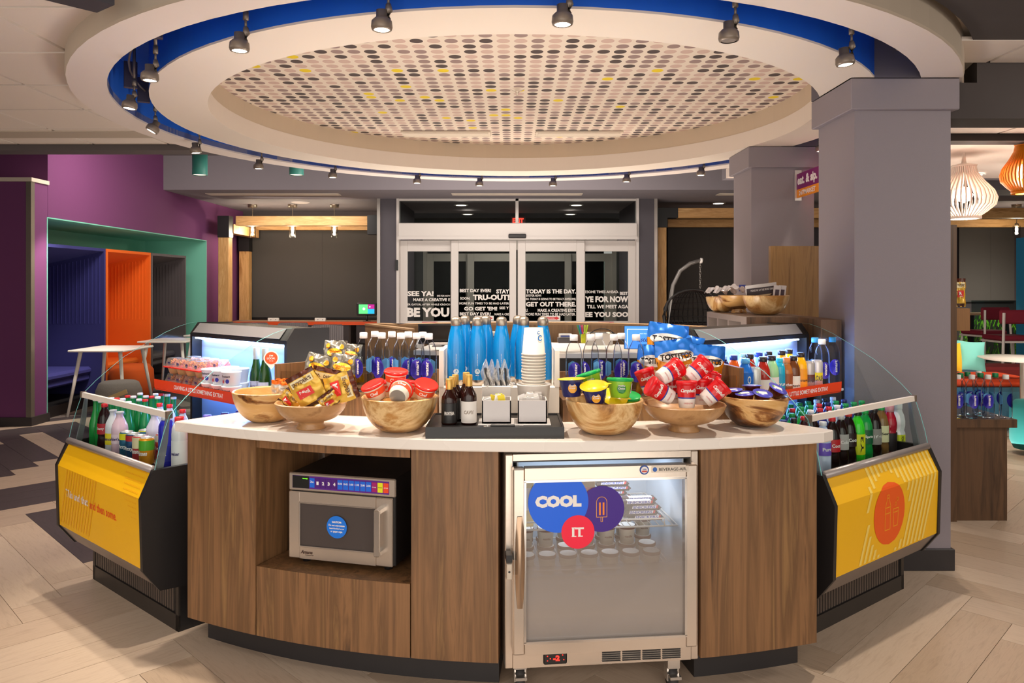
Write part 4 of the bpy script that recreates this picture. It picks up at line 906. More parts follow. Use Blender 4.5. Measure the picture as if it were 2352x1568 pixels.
# ---------------------------------------------------------------- tray and its contents
TZ = ZC+.036
t = thing('black_tray', 'black square-edged tray at the front of the worktop', 'tray', (-.06, 2.80, ZC))
b = MB(); b.box(-.24, .24, -.145, .135, 0, .030, .001); b.build('tray_base', BLK, t)
b = MB(); b.box(-.243, .243, -.151, -.143, 0, .0405); b.box(-.243, .243, .133, .141, 0, .0405); b.box(-.243, -.235, -.143, .133, 0, .0405); b.box(.235, .243, -.143, .133, 0, .0405); b.box(-.235, .235, -.143, .133, .030, .0358); b.build('rim', mat('1a1819', .35), t)
G = 'small wine bottles on the black tray'
for i, (px, Y, k) in enumerate(((1032, 2.735, 0), (1039, 2.80, 0), (1046, 2.865, 0), (1077, 2.735, 1), (1071, 2.81, 1))):
    x = (px-CX)/F*Y; h = .163 if k == 0 else .178
    drink('wine', h, .0285, '26100c', 'd0a556', 'small %s wine bottle with gold cap on the tray, %s' % (('black-label', 'white-label')[k], ['front left', 'second behind the front left', 'third behind the front left', 'front right', 'behind the front right'][i]), (x, Y, TZ+.0003), face_cam(x, Y), G, lab=(.04, .47, '1c1a1a' if k == 0 else 'e6dfd8', 2.6), text='FRONTERA' if k == 0 else 'CAVIT', tcol='e8e0d8' if k == 0 else '8a7a6a', capmetal=.6, name='wine_bottle')
def whitebox(px, Y, label, fill):
    x = (px-CX)/F*Y; t = thing('sachet_box', label, 'box', (x, Y, TZ)); s_ = .052
    b = MB(); b.box(-s_, s_, -s_, -s_+.004, .006, .088); b.box(-s_, s_, s_-.004, s_, .006, .088); b.box(-s_, -s_+.004, -s_, s_, .006, .088); b.box(s_-.004, s_, -s_, s_, .006, .088); b.box(-s_, s_, -s_, s_, .006, .012); b.build('box_body', mat('cfc8c6', .3), t)
    b = MB(); b.box(-.066, .066, -.062, .062, 0, .0055, .001); b.build('saucer', mat('e2dcd8', .3), t)
    for i in range(14):
        b = MB(); a = prnd.uniform(-.4, .4); b.M = Matrix.Translation((prnd.uniform(-.03, .03), prnd.uniform(-.034, .034), .052)) @ Matrix.Rotation(a, 4, 'Y') @ Matrix.Rotation(prnd.uniform(-.3, .3), 4, 'X'); wd = .014; hh = prnd.uniform(.042, .058)
        b.add([(-wd, -.001, 0), (wd, -.001, 0), (wd*.9, -.002, hh), (-wd*.9, -.002, hh), (-wd, .001, 0), (wd, .001, 0), (wd*.9, .002, hh), (-wd*.9, .002, hh)], [(0, 1, 2, 3), (7, 6, 5, 4), (3, 2, 6, 7), (0, 3, 7, 4), (1, 5, 6, 2)])
        b.build('sachet', mat(fill[i % len(fill)], .5), t)
whitebox(1141, 2.76, 'white box of sweetener sachets, some yellow, on the tray', ['eeeae6', 'f0d820', 'eeeae6', 'e9e4df', 'f0d820'])
whitebox(1222, 2.76, 'white box of white sachets on the tray beside the cups', ['eeeae6', 'e2dcd6'])
t = thing('paper_cup_stack', 'stack of upturned white paper cups in a white holder on the tray', 'cups', (.082, 2.875, TZ)); b = MB()
b.lathe([(.052, 0), (.054, .004), (.0625, .122), (.0655, .124), (.0655, .127), (.062, .128), (.0605, .12), (.05, .006), (0, .006)], 36); b.build('cup_holder', mat('e0d9d2', .35), t)
PAP = mat('dcd2c5', .55)
for k in range(11):
    b = MB(); z = .125+k*.0112; last = k == 10
    b.lathe([(.0445, z), (.0465, z+.001), (.0465, z+.005), (.0445, z+.006), (.043, z+(.102 if last else .014))][:4]+[(.0435, z+.0065), (.0355 if last else .0425, z+(.102 if last else .0125)), (0.0, z+(.1015 if last else .0125))], 32)
    b.build('paper_cup', PAP, t)
b = MB(); fn = cyl(.0395); z = .125+.112+.055; fn = lambda x, y: (lambda r: (r*math.sin(x/r), -r*math.cos(x/r), y))(.0447-(y-.243)*.086)
for cx_, cz_, r_ in ((.019, .322, .0065), (.026, .302, .011)):
    V = []
    for i in range(21): a = .6+5.1*i/20; V.append(fn(cx_+r_*math.cos(a), cz_+r_*math.sin(a)))
    for i in range(21): a = .6+5.1*i/20; V.append(fn(cx_+r_*.6*math.cos(a), cz_+r_*.6*math.sin(a)))
    b.add(V, [(i, i+1, 22+i, 21+i) for i in range(20)])
b.build('print', mat('2a7fd0', .5), t)
t = thing('cutlery_holder', 'white holder with plastic-bagged black cutlery on the tray', 'cutlery', at(1140, 945, 2.90)[:2]+(TZ,))
b = MB(); b.box(-.055, .055, -.03, .03, 0, .118, .002); b.build('holder', mat('e2dbd4', .4), t)
BAG = pane('f4f2f0', 3.0, .15, haze=.35)
for i in range(5):
    x0 = -.04+i*.02; b = MB(); a = prnd.uniform(-.25, .25)
    b.bar((x0, -.012, .10), (x0+a*.08, -.014, .185), .012, .004); b.bar((x0+.006, .004, .1), (x0+.006+a*.06, .004, .18), .01, .004); b.build('plastic_cutlery', BLK, t)
for i in range(4):
    b = MB(); x0 = -.036+i*.024; sd = prnd.random()*9
    b.grid(lambda u, v: (x0+(u-.5)*.045*(1-.3*v)+.006*math.sin(v*7+sd), -.02+.012*math.sin(u*9+v*5+sd)+.004*i, .105+v*(.095+.02*math.sin(u*6+sd))), 8, 8, False); b.build('plastic_bag', BAG, t)
t = thing('bottle_opener', 'black and chrome corkscrew lying at the front of the tray', 'corkscrew', (-.02, 2.668, TZ)); b = MB()
b.box(-.055, .03, -.006, .006, 0, .010, .002); b.build('handle', BLK, t); b = MB(); b.box(.03, .06, -.004, .004, .002, .007); b.lathe([(.012, 0), (.012, .004), (.007, .004), (.007, 0), (.012, 0)], 14, (-.068, 0, .002)); b.build('metal_arm', CHROME, t)
# ---------------------------------------------------------------- snack cups and bags
def soup(px, py, Y, d, i, G='red soup cups in the footed bowl'):
    def f():
        b = MB(); b.lathe([(0, .002), (.026, 0), (.028, .002), (.0315, .034)], 24); b.mi = 1; b.lathe([(.0315, .034), (.032, .039)], 24); b.mi = 2; b.lathe([(.032, .039), (.036, .082)], 24)
        b.mi = 3; put_text(b, "Campbell's", 0, .062, .058, .017, cyl(.035), .03, shear=.35); b.mi = 4; put_text(b, 'CHICKEN & STARS', 0, .018, .034, .005, cyl(.0305), .01); return b.mesh('cup_body', [mat('ece5df', .3), mat('33409a', .3), mat('d01a20', .22), WHITEV, mat('c04a4a', .4)])
    t = thing('soup_cup', 'red and white soup cup, ' + i, 'cup', (0, 0, 0), 0, G)
    link('cup_body', cached('soup', f), t); link('lid', cached('souplid', lambda: MB_l([(.036, .0815), (.0385, .083), (.0385, .094), (.036, .097), (.033, .0955), (0, .0955)], mat('d8141c', .25), 28)), t)
    z = Vector(d).normalized(); orient(t, d, Vector(at(px, py, Y))-z*.048)
for a in ((1577, 905, 2.735, (0, .05, 1), 'upright at the very front of the pile'), (1612, 899, 2.815, (.05, .1, 1), 'upright, second from front'), (1517, 899, 2.74, (-.85, -.1, .5), 'lying with its lid to the left'), (1538, 855, 2.77, (.85, .35, .45), 'topmost on the left showing its white base'), (1602, 850, 2.80, (.72, .1, .62), 'topmost on the right, lid up to the right'), (1641, 901, 2.75, (.7, -.1, .62), 'tilted right at the right rim'), (1488, 876, 2.86, (-.3, .1, .9), 'at the back left, only its lid showing'), (1543, 896, 2.83, (0, .1, 1), 'upright behind the lying one'), (1628, 884, 2.88, (.3, .3, .8), 'at the back right')): soup(*a)
def redcup(px, py, Y, d, i):
    def f():
        b = MB(); b.lathe([(0, 0), (.028, 0), (.030, .002), (.036, .022)], 24); b.mi = 1; b.lathe([(.0361, .022), (.0385, .045)], 24); b.mi = 0; b.lathe([(.0385, .045), (.0395, .052)], 24)
        b.mi = 2; b.lathe([(.0283, -.0008), (0, -.0008)], 20); b.mi = 3; put_text(b, "Chef", 0, .033, .03, .012, cyl(.0385), .03); return b.mesh('cup_body', [mat('e6dccb', .3), mat('e8522a', .3), mat('a8a29c', .3, .6), WHITEV])
    t = thing('pasta_cup', 'red-lidded pasta cup, ' + i, 'cup', (0, 0, 0), 0, 'red-lidded cups in the third bowl')
    link('cup_body', cached('rc', f), t); link('lid', cached('rcl', lambda: MB_l([(.040, .051), (.0445, .052), (.0445, .058), (.041, .062), (.036, .060), (0, .060)], mat('e8241a', .2), 28)), t)
    z = Vector(d).normalized(); orient(t, d, Vector(at(px, py, Y))-z*.03)
for a in ((909, 869, 2.78, (.08, -.15, 1), 'standing on top of the others'), (862, 898, 2.75, (-.35, -.25, .9), 'tilted left at the left rim'), (918, 902, 2.70, (.1, .9, .35), 'lying with its metal base towards the room'), (976, 897, 2.77, (.25, -.35, .9), 'tilted forward at the right rim'), (887, 893, 2.85, (-.2, 0, 1), 'behind the left one'), (945, 893, 2.86, (.15, .1, 1), 'behind the right one')): redcup(*a)
def maccup(px, py, Y, d, i, kind):
    cols = (('1d2160', 'f2d21e', 'e8a020') if kind == 'y' else ('8fc22e', '12a84e', '1f7a2e'))
    def f():
        b = MB(); b.lathe([(0, 0), (.030, 0), (.033, .003), (.0445, .062)], 24); b.mi = 1; n = 18; b.add([cyl(.0415)(.016*math.cos(2*PI*j/n), .033+.017*math.sin(2*PI*j/n)) for j in range(n)], [tuple(range(n))])
        b.mi = 2; put_text(b, 'Cheese' if kind == 'y' else 'Healthy', 0, .043, .026, .007, cyl(.044), .03); put_text(b, 'Cup' if kind == 'y' else 'Choice', 0, .034, .024, .007, cyl(.0435), .03)
        b.mi = 3; b.lathe([(.0385, .018), (.0435, .052)], 8, a0=-.5, a1=.3); return b.mesh('cup_body', [mat(cols[0], .25), mat(cols[2], .3), WHITEV, mat('e6e2e6', .4)])
    t = thing('microwave_cup', ('yellow-lidded pasta cup, ' if kind == 'y' else 'green-lidded soup bowl, ')+i, 'cup', (0, 0, 0), 0, 'yellow- and green-lidded cups in the fourth bowl')
    link('cup_body', cached('mc'+kind, f), t)
    def g():
        if kind == 'g': return MB_l([(.045, .058), (.0485, .060), (.0485, .067), (.045, .071), (.04, .069), (0, .069)], mat(cols[1], .25), 28)
        b = MB(); b.lathe([(.0445, .062), (.0505, .0625), (.0505, .0635), (0, .0645)], 28); b.add([(.035, -.012, .0637), (.064, -.002, .0645), (.035, .02, .0637)], [(0, 1, 2)]); return b.mesh('lid', mat(cols[1], .3))
    link('lid', cached('ml'+kind, g), t); z = Vector(d).normalized(); orient(t, d, Vector(at(px, py, Y))-z*.034)
for a in ((1313, 888, 2.72, (-.04, .02, 1), 'at the left rim', 'y'), (1366, 903, 2.66, (-.12, -.28, .95), 'at the front', 'y'), (1424, 891, 2.70, (.03, .1, 1), 'at the right with its side showing', 'g'), (1357, 876, 2.82, (-.3, .1, .95), 'at the back, tilted left', 'g'), (1407, 925, 2.75, (.1, -.5, .8), 'low down in the middle', 'y'), (1440, 926, 2.80, (.1, -.2, .9), 'low down at the right', 'g')): maccup(*a)
for i, (px, py, Y, d, l_) in enumerate(((1727, 895, 2.90, (0, .05, 1), 'in the middle'), (1684, 905, 2.89, (-.1, -.05, 1), 'at the left rim'), (1782, 900, 2.88, (.35, -.35, .8), 'tilted forward at the right rim'), (1750, 912, 2.83, (.1, -.3, .9), 'low at the front'), (1712, 913, 2.84, (-.1, -.1, .9), 'low at the front left'))):
    t = thing('pudding_cup', 'small brown cup with violet foil lid, ' + l_, 'cup', (0, 0, 0), 0, 'violet-lidded cups in the last bowl')
    link('cup_body', cached('pd', lambda: MB_l([(0, 0), (.024, 0), (.032, .036)], mat('4a1a16', .2), 22)), t)
    def f():
        b = MB(); b.lathe([(.032, .036), (.037, .0365), (.037, .0375), (0, .038)], 24); b.mi = 1; b.box(-.016, .016, -.008, .012, .038, .0384); b.mi = 2; b.box(-.024, -.017, -.006, .008, .038, .0384); return b.mesh('lid', [mat('5a58c8', .3), WHITEV, mat('8ac83a', .4)])
    link('lid', cached('pdl', f), t); z = Vector(d).normalized(); orient(t, d, Vector(at(px, py, Y))-z*.02)
def bag(px, py, Y, w_, h, rot, lean, name, label, group, kind, cat='bag'):
    t = thing(name, label, cat, (0, 0, 0), 0, group); sd = prnd.random()*20
    kinds = {'chip': [mat('2b78d8', .25, .25), mat('f2981a', .22, .2), mat('f3ece0', .4), mat('d8b072', .5), mat('ba7420', .25, .2)],
             'pretzel': [mat('e2b548', .25, .2), mat('5a2c1c', .3), mat('d8241c', .3), mat('efe0b0', .4), mat('4a2a1c', .5)],
             'cookie': [mat('e8a818', .25, .2), mat('8f8a80', .2, .5), mat('f6c820', .3), mat('f0e0c0', .4), mat('d87818', .3)],
             'grey': [mat('cfd0cc', .25, .3), mat('ef7a22', .3), mat('8a90a0', .3), mat('eeeae4', .4), mat('8a90a0', .3)]}[kind]
    nu, nv = 14, 16; V = []; b = MB()
    def P(u, v):
        e = (4*u*(1-u))**.5*(4*v*(1-v))**.6 if 0 < u < 1 and 0 < v < 1 else 0
        wv = 1+.04*math.sin(v*9+sd)
        cr_ = .005*math.sin(u*17+sd)*(1-.6*e)+.006*math.sin(v*13+u*7+sd)*e+.002*math.sin(v*21-u*11+sd)
        return (u-.5)*w_*wv, (v-.5)*h, e*w_*.17+cr_
    pts = [P(i/nu, j/nv) for j in range(nv+1) for i in range(nu+1)]
    V = [(x, -d, z) for x, z, d in pts]+[(x, d*.9+.001, z) for x, z, d in pts]; n0 = len(pts)
    for j in range(nv):
        for i in range(nu):
            v = (j+.5)/nv; u = (i+.5)/nu
            b.mi = {'chip': 0 if v > .68 else 1, 'pretzel': 1 if v > .87 else 0, 'cookie': 1 if v > .4 else 0, 'grey': 0 if v < .8 else 1}[kind]
            if kind == 'chip' and v < .42 and abs(u-.5) < .28: b.mi = 3
            if kind == 'pretzel' and v < .15: b.mi = 4
            a = j*(nu+1)+i; b.f.append([a, a+1, a+nu+2, a+nu+1]); b.m.append(b.mi); b.sm.append(True)
            b.f.append([n0+a+nu+1, n0+a+nu+2, n0+a+1, n0+a]); b.m.append(b.mi if b.mi < 2 else 0); b.sm.append(True)
    b.v = V; b.build('wrapper', kinds, t)
    fn = lambda x, y: (x, -P(x/w_+.5, y/h+.5)[2]-.007, y); b = MB()
    if kind == 'chip':
        n = 22; bd = [fn(w_*.47*math.cos(2*PI*i/n), h*.18+h*.12*math.sin(2*PI*i/n)) for i in range(n)]
        b.mi = 0; c0 = fn(0, h*.18); b.add([c0]+bd, [(0, 1+i, 1+(i+1) % n) for i in range(n)]); b.mi = 1
        f2 = lambda x, y: (x, fn(x, y)[1]-.003, y); put_text(b, 'TOSTITOS', 0, h*.18, w_*.82, h*.12, f2, .04); b.mi = 0; put_text(b, 'CRISPY ROUNDS', 0, -h*.02, w_*.62, h*.045, f2, .02)
        b.build('print', [mat('f3ede4', .4), mat('2a1c14', .4)], t)
    elif kind == 'pretzel':
        b.mi = 0; P4 = [(-w_*.38, h*.17), (w_*.38, h*.17), (w_*.38, h*.36), (-w_*.38, h*.36)]; b.add([fn(*p) for p in P4], [(0, 1, 2, 3)]); b.mi = 1
        f2 = lambda x, y: (x, fn(x, y)[1]-.002, y); put_text(b, "SNYDER'S", 0, h*.265, w_*.66, h*.10, f2, .02); b.mi = 2; b.add([f2(*p) for p in ((-w_*.3, -h*.16), (w_*.22, -h*.16), (w_*.22, h*.08), (-w_*.3, h*.08))], [(0, 1, 2, 3)]); b.mi = 3
        f3 = lambda x, y: (x, fn(x, y)[1]-.004, y); put_text(b, 'Mini', -w_*.04, -h*.02, w_*.36, h*.12, f3, .04); put_text(b, 'Pretzels', -w_*.04, -h*.12, w_*.3, h*.04, f3, .01)
        b.build('print', [mat('efe0b0', .4), mat('4a1e12', .4), mat('d8241c', .4), WHITEV], t)
    elif kind == 'cookie':
        n = 18; b.add([fn(0, h*.08)]+[fn(w_*.34*math.cos(2*PI*i/n), h*.08+h*.14*math.sin(2*PI*i/n)) for i in range(n)], [(0, 1+i, 1+(i+1) % n) for i in range(n)]); b.mi = 1
        f2 = lambda x, y: (x, fn(x, y)[1]-.002, y); put_text(b, 'Golden', 0, h*.11, w_*.5, h*.08, f2, .03); put_text(b, 'Cookies', 0, h*.02, w_*.46, h*.07, f2, .03)
        for qx, qy in ((-.3, .3), (.3, .28)): b.mi = 2; b.add([f2((qx+.1*math.cos(2*PI*i/12))*w_, (qy+.09*math.sin(2*PI*i/12))*h) for i in range(12)], [tuple(range(12))])
        b.build('print', [mat('f8cc30', .4), mat('d85a14', .4), mat('f0a21c', .4)], t)
    t.matrix_world = Matrix.Translation(at(px, py, Y)) @ Matrix.Rotation(rot, 4, 'Y') @ Matrix.Rotation(lean, 4, 'X')
    return t
G = 'blue and orange tortilla chip bags on the right riser'
for a in ((1530, 802, 3.24, .17, .22, .14, -.1, 'topmost, at the back'), (1553, 838, 3.12, .16, .21, -.12, -.05, 'front middle, leaning right'), (1618, 846, 3.13, .15, .20, .1, .1, 'rightmost'), (1497, 850, 3.14, .12, .21, .06, -.1, 'leftmost, beside the water bottles'), (1570, 822, 3.24, .15, .2, .2, -.1, 'at the back on the right')):
    bag(a[0], a[1], a[2], a[3], a[4], a[5], a[6], 'chip_bag', 'blue and orange tortilla chip bag, ' + a[7], G, 'chip')
G = 'silver and yellow cookie bags on the left riser'
for a in ((770, 815, 3.36, .10, .13, .03, -.15, 'topmost at the back'), (806, 820, 3.38, .09, .12, .1, -.15, 'back right, behind the first bottle'), (729, 848, 3.24, .11, .13, .25, -.1, 'front left'), (787, 848, 3.22, .11, .13, .12, -.1, 'front middle'), (812, 850, 3.27, .08, .11, -.1, -.1, 'front right')):
    bag(a[0], a[1], a[2], a[3], a[4], a[5], a[6], 'cookie_bag', 'shiny cookie bag with yellow print, ' + a[7], G, 'cookie')
G = 'pretzel pouches in the footed bowl'
for a in ((706, 893, 2.76, .112, .135, -.5, .1, 'the large front one tilted left'), (780, 892, 2.78, .105, .13, 1.25, .1, 'on its side at the right'), (745, 880, 2.86, .10, .12, .2, .1, 'behind the front two'), (668, 917, 2.80, .075, .07, .7, .3, 'low at the left rim'), (757, 917, 2.76, .07, .06, -.6, .4, 'low at the right of centre')):
    bag(a[0], a[1], a[2], a[3], a[4], a[5], a[6], 'pretzel_pouch', 'brown and yellow pretzel pouch, ' + a[7], G, 'pretzel')
bag(645, 893, 2.97, .075, .07, .1, .35, 'snack_packet', 'grey snack packet in the leftmost bowl', 'packets in the leftmost bowl', 'grey')
bag(652, 882, 3.03, .06, .05, .05, .4, 'snack_packet', 'orange-topped snack packet at the back of the leftmost bowl', 'packets in the leftmost bowl', 'grey')

# ---------------------------------------------------------------- stock of the left case
DZ = .6555; SZ = .9255
def spot(fr_, x, y, z): p = fr_.w(x, y); return (p[0], p[1], z)
rzL = fL.a*.35; GL1 = 'bottles on the deck of the left display case'
row = [(.055, .0, 'glass', .238, .030, '1d8a3c', 'e8e8ee', None, None, 'green glass bottle with white cap, far end of the front row'),
 (.120, .0, 'glass', .236, .030, '1d8a3c', 'e8e8ee', None, None, 'green glass bottle with white cap, second in the front row'),
 (.186, -.01, 'soda', .228, .032, '24100e', 'd8242a', (.38, .60, 'b3202c'), 'Cherry', 'cola bottle with cherry-red label and red cap'),
 (.258, .0, 'stout', .205, .034, 'dfe0e8', 'b9bac2', (.22, .48, 'f2dc30', 1.4), 'lemon', 'cloudy lemonade bottle with a yellow lemon label'),
 (.334, .0, 'stout', .205, .036, 'e9c4d6', 'b9bac2', (.3, .5, 'efd2de', 1.4), "Hubert's", 'pink lemonade bottle in the front row'),
 (.50, .085, 'stout', .205, .036, 'd9d2ea', 'b9bac2', (.3, .5, 'e4def0', 1.4), "Hubert's", 'pale lavender lemonade bottle behind the cans'),
 (.695, .05, 'tall', .225, .034, '2a2cb0', 'dfe2ee', (.10, .40, '1c2490'), 'SODA', 'deep blue drink bottle beside the cans'),
 (.785, .065, 'tall', .222, .033, 'e4e2e8', 'd0252b', (.05, .55, 'e8e6ea'), 'weiser', 'white and red aluminium beer bottle nearest the counter')]
for x, y, shp, h, r, col, cap, lab, tx, l_ in row: drink(shp, h, r, col, cap, l_, spot(fL, x, y, DZ), rzL, GL1, lab=lab, text=tx, tcol='f4f0ee' if tx in ('Cherry', 'SODA') else '3a2a6a')
for i, (x, y) in enumerate(((.41, .0), (.478, .0), (.546, .0), (.614, .0), (.43, .075), (.575, .09), (.60, .16))):
    cc = [('2a6a8c', (.72, .95, 'e8e020'), 'fizzy'), ('24507c', (.74, .95, 'c02c34'), 'fizzy'), ('d0484c', (.55, .95, 'e8d8b0'), 'Hansen'), ('eda020', (.55, .9, '58b030'), 'Hansen'), ('d8d030', (.7, .95, '3a8ac0'), 'fizzy'), ('d84848', (.7, .95, 'e8e0d0'), 'fizzy'), ('eda020', (.6, .9, '58b030'), 'fizzy')][i]
    can(.122, .032, cc[0], 'soda can in the left case, ' + ['blue and yellow, first of the front row', 'blue and red, second of the front row', 'cream and red, third of the front row', 'orange and green, nearest the counter', 'yellow-topped, second row', 'red-topped, second row', 'orange, third row'][i], spot(fL, x, y, DZ), rzL, 'soda cans in the left display case', band=cc[1], text=cc[2])
k = 0
for r_, y in enumerate((.075, .145, .215, .285)):
    for c in range(6):
        x = .05+c*.066+(r_ % 2)*.02
        if abs(x-.5) < .075: continue
        red = (c+r_) % 3 == 1
        if c < 4: drink('glass', .235+.004*((c*7+r_) % 3), .029, '1f8f4e', 'd8282a' if red else 'eceaf0', '%s-capped green glass bottle, row %s from the glass, number %s from the far end' % ('red' if red else 'white', ('two', 'three', 'four', 'five')[r_], ('one', 'two', 'three', 'four')[c]), spot(fL, x, y, DZ), rzL, 'green glass bottles behind the front row')
for i, (x, y) in enumerate(((.40, .155), (.47, .17), (.66, .14))): drink('soda', .232, .031, 'c9cce6', 'd8242a', 'clear soda bottle with a red cap, ' + ['first', 'second', 'nearest the counter'][i] + ' of three', spot(fL, x, y, DZ), rzL, 'clear red-capped bottles in the left case', lab=(.3, .55, '3a2a9a'), text=None)
for r_, y in enumerate((.14, .22, .30, .38)):
    for c in range(3):
        x = .74+c*.062-.01*(r_ % 2)
        if r_ == 0 and c == 0: continue
        purple = (r_*3+c) % 3 == 0
        drink('tall', .205, .029, '5a50c0' if purple else 'd6606c', '6a60cc' if purple else 'e0504c', '%s-capped aluminium beer bottle behind the worktop corner, row %s, place %s' % ('violet' if purple else 'red', ('one', 'two', 'three', 'four')[r_], ('one', 'two', 'three')[c]), spot(fL, x, y, DZ), rzL, 'aluminium beer bottles in the left case')
# snack packs on the shelf: cup below, domed pretzel lid above
def packs():
    b = MB(); b.lathe([(0, 0), (.026, 0), (.036, .030)], 20); b.mi = 1; b.box(-.043, .043, -.043, .043, .030, .036, .001); return b.mesh('dip_cup', [mat('b9a070', .3), mat('d8281c', .3)])
def dome():
    b = MB(); V = [(-.038, -.038, .036), (.038, -.038, .036), (.038, .038, .036), (-.038, .038, .036), (-.026, -.026, .078), (.026, -.026, .078), (.026, .026, .078), (-.026, .026, .078)]
    b.add(V, [(0, 1, 5, 4), (1, 2, 6, 5), (2, 3, 7, 6), (3, 0, 4, 7), (4, 5, 6, 7)]); return b.mesh('dome', pane('f3ebe2', 3, .05, haze=.12))
def pretz():
    b = MB()
    for i in range(8):
        a = i*1.1; c = (.013*math.cos(a*2), .013*math.sin(a*2), .046+.003*i); b.tube([(c[0]+.009*math.cos(q), c[1]+.009*math.sin(q)*.7, c[2]+.004*math.sin(q*2+a)) for q in [j*PI/4 for j in range(9)]], .0035, 5)
    b.mi = 1; n = 16; b.add([(.014*math.cos(2*PI*i/n), -.0335, .050+.009*math.sin(2*PI*i/n)) for i in range(n)], [tuple(range(n))]); return b.mesh('pretzels', [mat('e08a20', .4), mat('3a2a6c', .4)])
for lv in range(2):
    for c in range(4):
        for rr_ in range(2):
            t = thing('hummus_pack', 'domed pretzel dip pack, %s layer, %s row, number %s from the far end' % (('lower', 'upper')[lv], ('front', 'back')[rr_], ('one', 'two', 'three', 'four')[c]), 'snack pack', spot(fL, .225+c*.092, .315+rr_*.095, SZ+lv*.079), fL.a, 'pretzel and dip packs on the upper shelf')
            link('dip_cup', cached('dp', packs), t); link('dome', cached('dm', dome), t); link('pretzels', cached('pz', pretz), t)
def yog():
    b = MB(); b.lathe([(0, 0), (.036, 0), (.043, .058), (.045, .060), (.045, .064), (0, .065)], 26); b.mi = 1; put_text(b, 'Chobani', 0, .044, .05, .009, cyl(.042), .03)
    b.mi = 2; b.add([cyl(.0405)(.012+.009*math.cos(i*PI/8), .022+.010*math.sin(i*PI/8)) for i in range(16)], [tuple(range(16))]); b.mi = 3; b.add([cyl(.0405)(-.012+.007*math.cos(i*PI/8), .02+.008*math.sin(i*PI/8)) for i in range(16)], [tuple(range(16))]); return b.mesh('yogurt_pot', [mat('e6e6ee', .35), mat('24243a', .4), mat('33309a', .4), mat('c8404c', .4)])
for lv in range(2):
    for c in range(3):
        for rr_ in range(1 if c == 2 else 2):
            t = link('yogurt_pot', cached('yg', yog), loc=spot(fL, .605+c*.093, .305+rr_*.093, SZ+lv*.066), rz=fL.a*.6, label='white yogurt pot with berry print, %s layer, %s row, %s column' % (('lower', 'upper')[lv], ('front', 'back')[rr_], ('left', 'middle', 'right')[c]), cat='yogurt', group='yogurt pots on the upper shelf')
for i, x in enumerate((.665, .742)):
    drink('champ', .225, .031, '1d3a10', 'a39d98', 'small sparkling wine bottle with silver foil neck, %s of two' % ('left', 'right')[i], spot(fL, x+.06, .47, SZ), fL.a*.4, 'small sparkling wine bottles', lab=(.06, .3, 'b8b0c0', 2.2), text='MARTINI', tcol='5a4a6a', name='wine_bottle')
# ---------------------------------------------------------------- stock of the right case
rzR = fR.a*.35
def onR(px, y, z): x, _ = fR.l(px, 800, y); return spot(fR, x, y, z)
GR1 = 'drinks on the upper shelf of the right case'
sh = [(1712, .30, 'juice', .20, .034, '2a74d8', '5aa8ea', (.02, .70, '1f6fd6'), 'ZICO', 'blue coconut water carton bottle'),
 (1752, .30, 'juice', .20, .033, 'a8281c', '241a1c', (.02, .50, 'ece6e0'), 'Honest', 'red iced tea bottle with white label'),
 (1772, .31, 'juice', .20, .033, '9fd49a', '241a1c', (.02, .52, 'ece6e0'), 'Honest', 'pale green tea bottle with white label'),
 (1790, .31, 'tall', .185, .026, '24a8cc', '2ab8d8', (.1, .6, '1f9cc4'), 'YUP', 'turquoise milk bottle'),
 (1806, .31, 'sport', .185, .029, 'b06a34', 'd8803c', (.05, .6, '9a5228'), 'choc', 'brown chocolate drink bottle'),
 (1822, .30, 'juice', .19, .031, '6a3c20', '241a1c', (.04, .52, 'eae6da'), 'apple', 'apple juice bottle with a white label'),
 (1839, .32, 'juice', .20, .031, 'f2b014', '241a1c', (.04, .62, 'f0a020'), 'orange', 'orange juice bottle with dark cap')]
for px, y, shp, h, r, col, cap, lab, tx, l_ in sh: drink(shp, h, r, col, cap, l_ + ' on the upper shelf', onR(px, y, SZ), rzR, GR1, lab=lab, text=tx, tcol='f4f0ee' if tx in ('ZICO', 'YUP', 'choc') else '4a3a2a', vertical=(tx == 'ZICO'))
for i, (px, y, col, bd) in enumerate(((1733, .30, 'e2dcd6', None), (1858, .30, 'b8b2b0', (.4, .6, '6a3428')), (1876, .31, 'cfcac8', (.38, .62, 'e8d828')))):
    can(.158, .0275, col, 'slim sparkling water can, ' + ['white, beside the blue carton', 'silver with a brown dot', 'silver with a yellow lemon'][i], onR(px, y, SZ), rzR, 'slim cans on the upper shelf', band=bd, text='DASH' if i else None, tcol='4a4a50')
for i, (px, y, cap, wd) in enumerate(((1888, .33, 'efece8', 'water'), (1872, .42, '48a8e0', 'smart'), (1912, .38, '48a8e0', 'smart'))): water(onR(px, y, SZ), rzR, ['large water bottle with a white cap and violet label', 'water bottle with a blue cap at the back', 'water bottle with a blue cap nearest the column'][i], 'large water bottles on the upper shelf', cap=cap, h=.255, r=.036, turn=-.2, word=wd)
for i, (px, y, shp, col, cap) in enumerate(((1640, .40, 'water', 'e06a6a', 'a8d4f4'), (1663, .40, 'water', '241c54', 'b8dcf8'), (1685, .40, 'juice', 'f0601c', '2a3a8c'), (1722, .39, 'juice', 'b8301c', '241a1c'), (1706, .42, 'water', 'd8ded8', 'a8d4f4'), (1742, .42, 'tall', '8ab8f0', '2a3a9c'), (1795, .41, 'juice', 'f0a818', '241a1c'), (1812, .43, 'juice', 'f0d018', '241a1c'), (1765, .42, 'juice', 'c8341c', '241a1c'))):
    drink(shp, .205, .031, col, cap, ['pink', 'dark purple', 'bright orange', 'dark red', 'milky white', 'pale blue', 'golden', 'yellow', 'brick red'][i] + ' drink bottle in the second row of the right upper shelf', onR(px, y, SZ), rzR, 'second row drinks on the upper shelf')
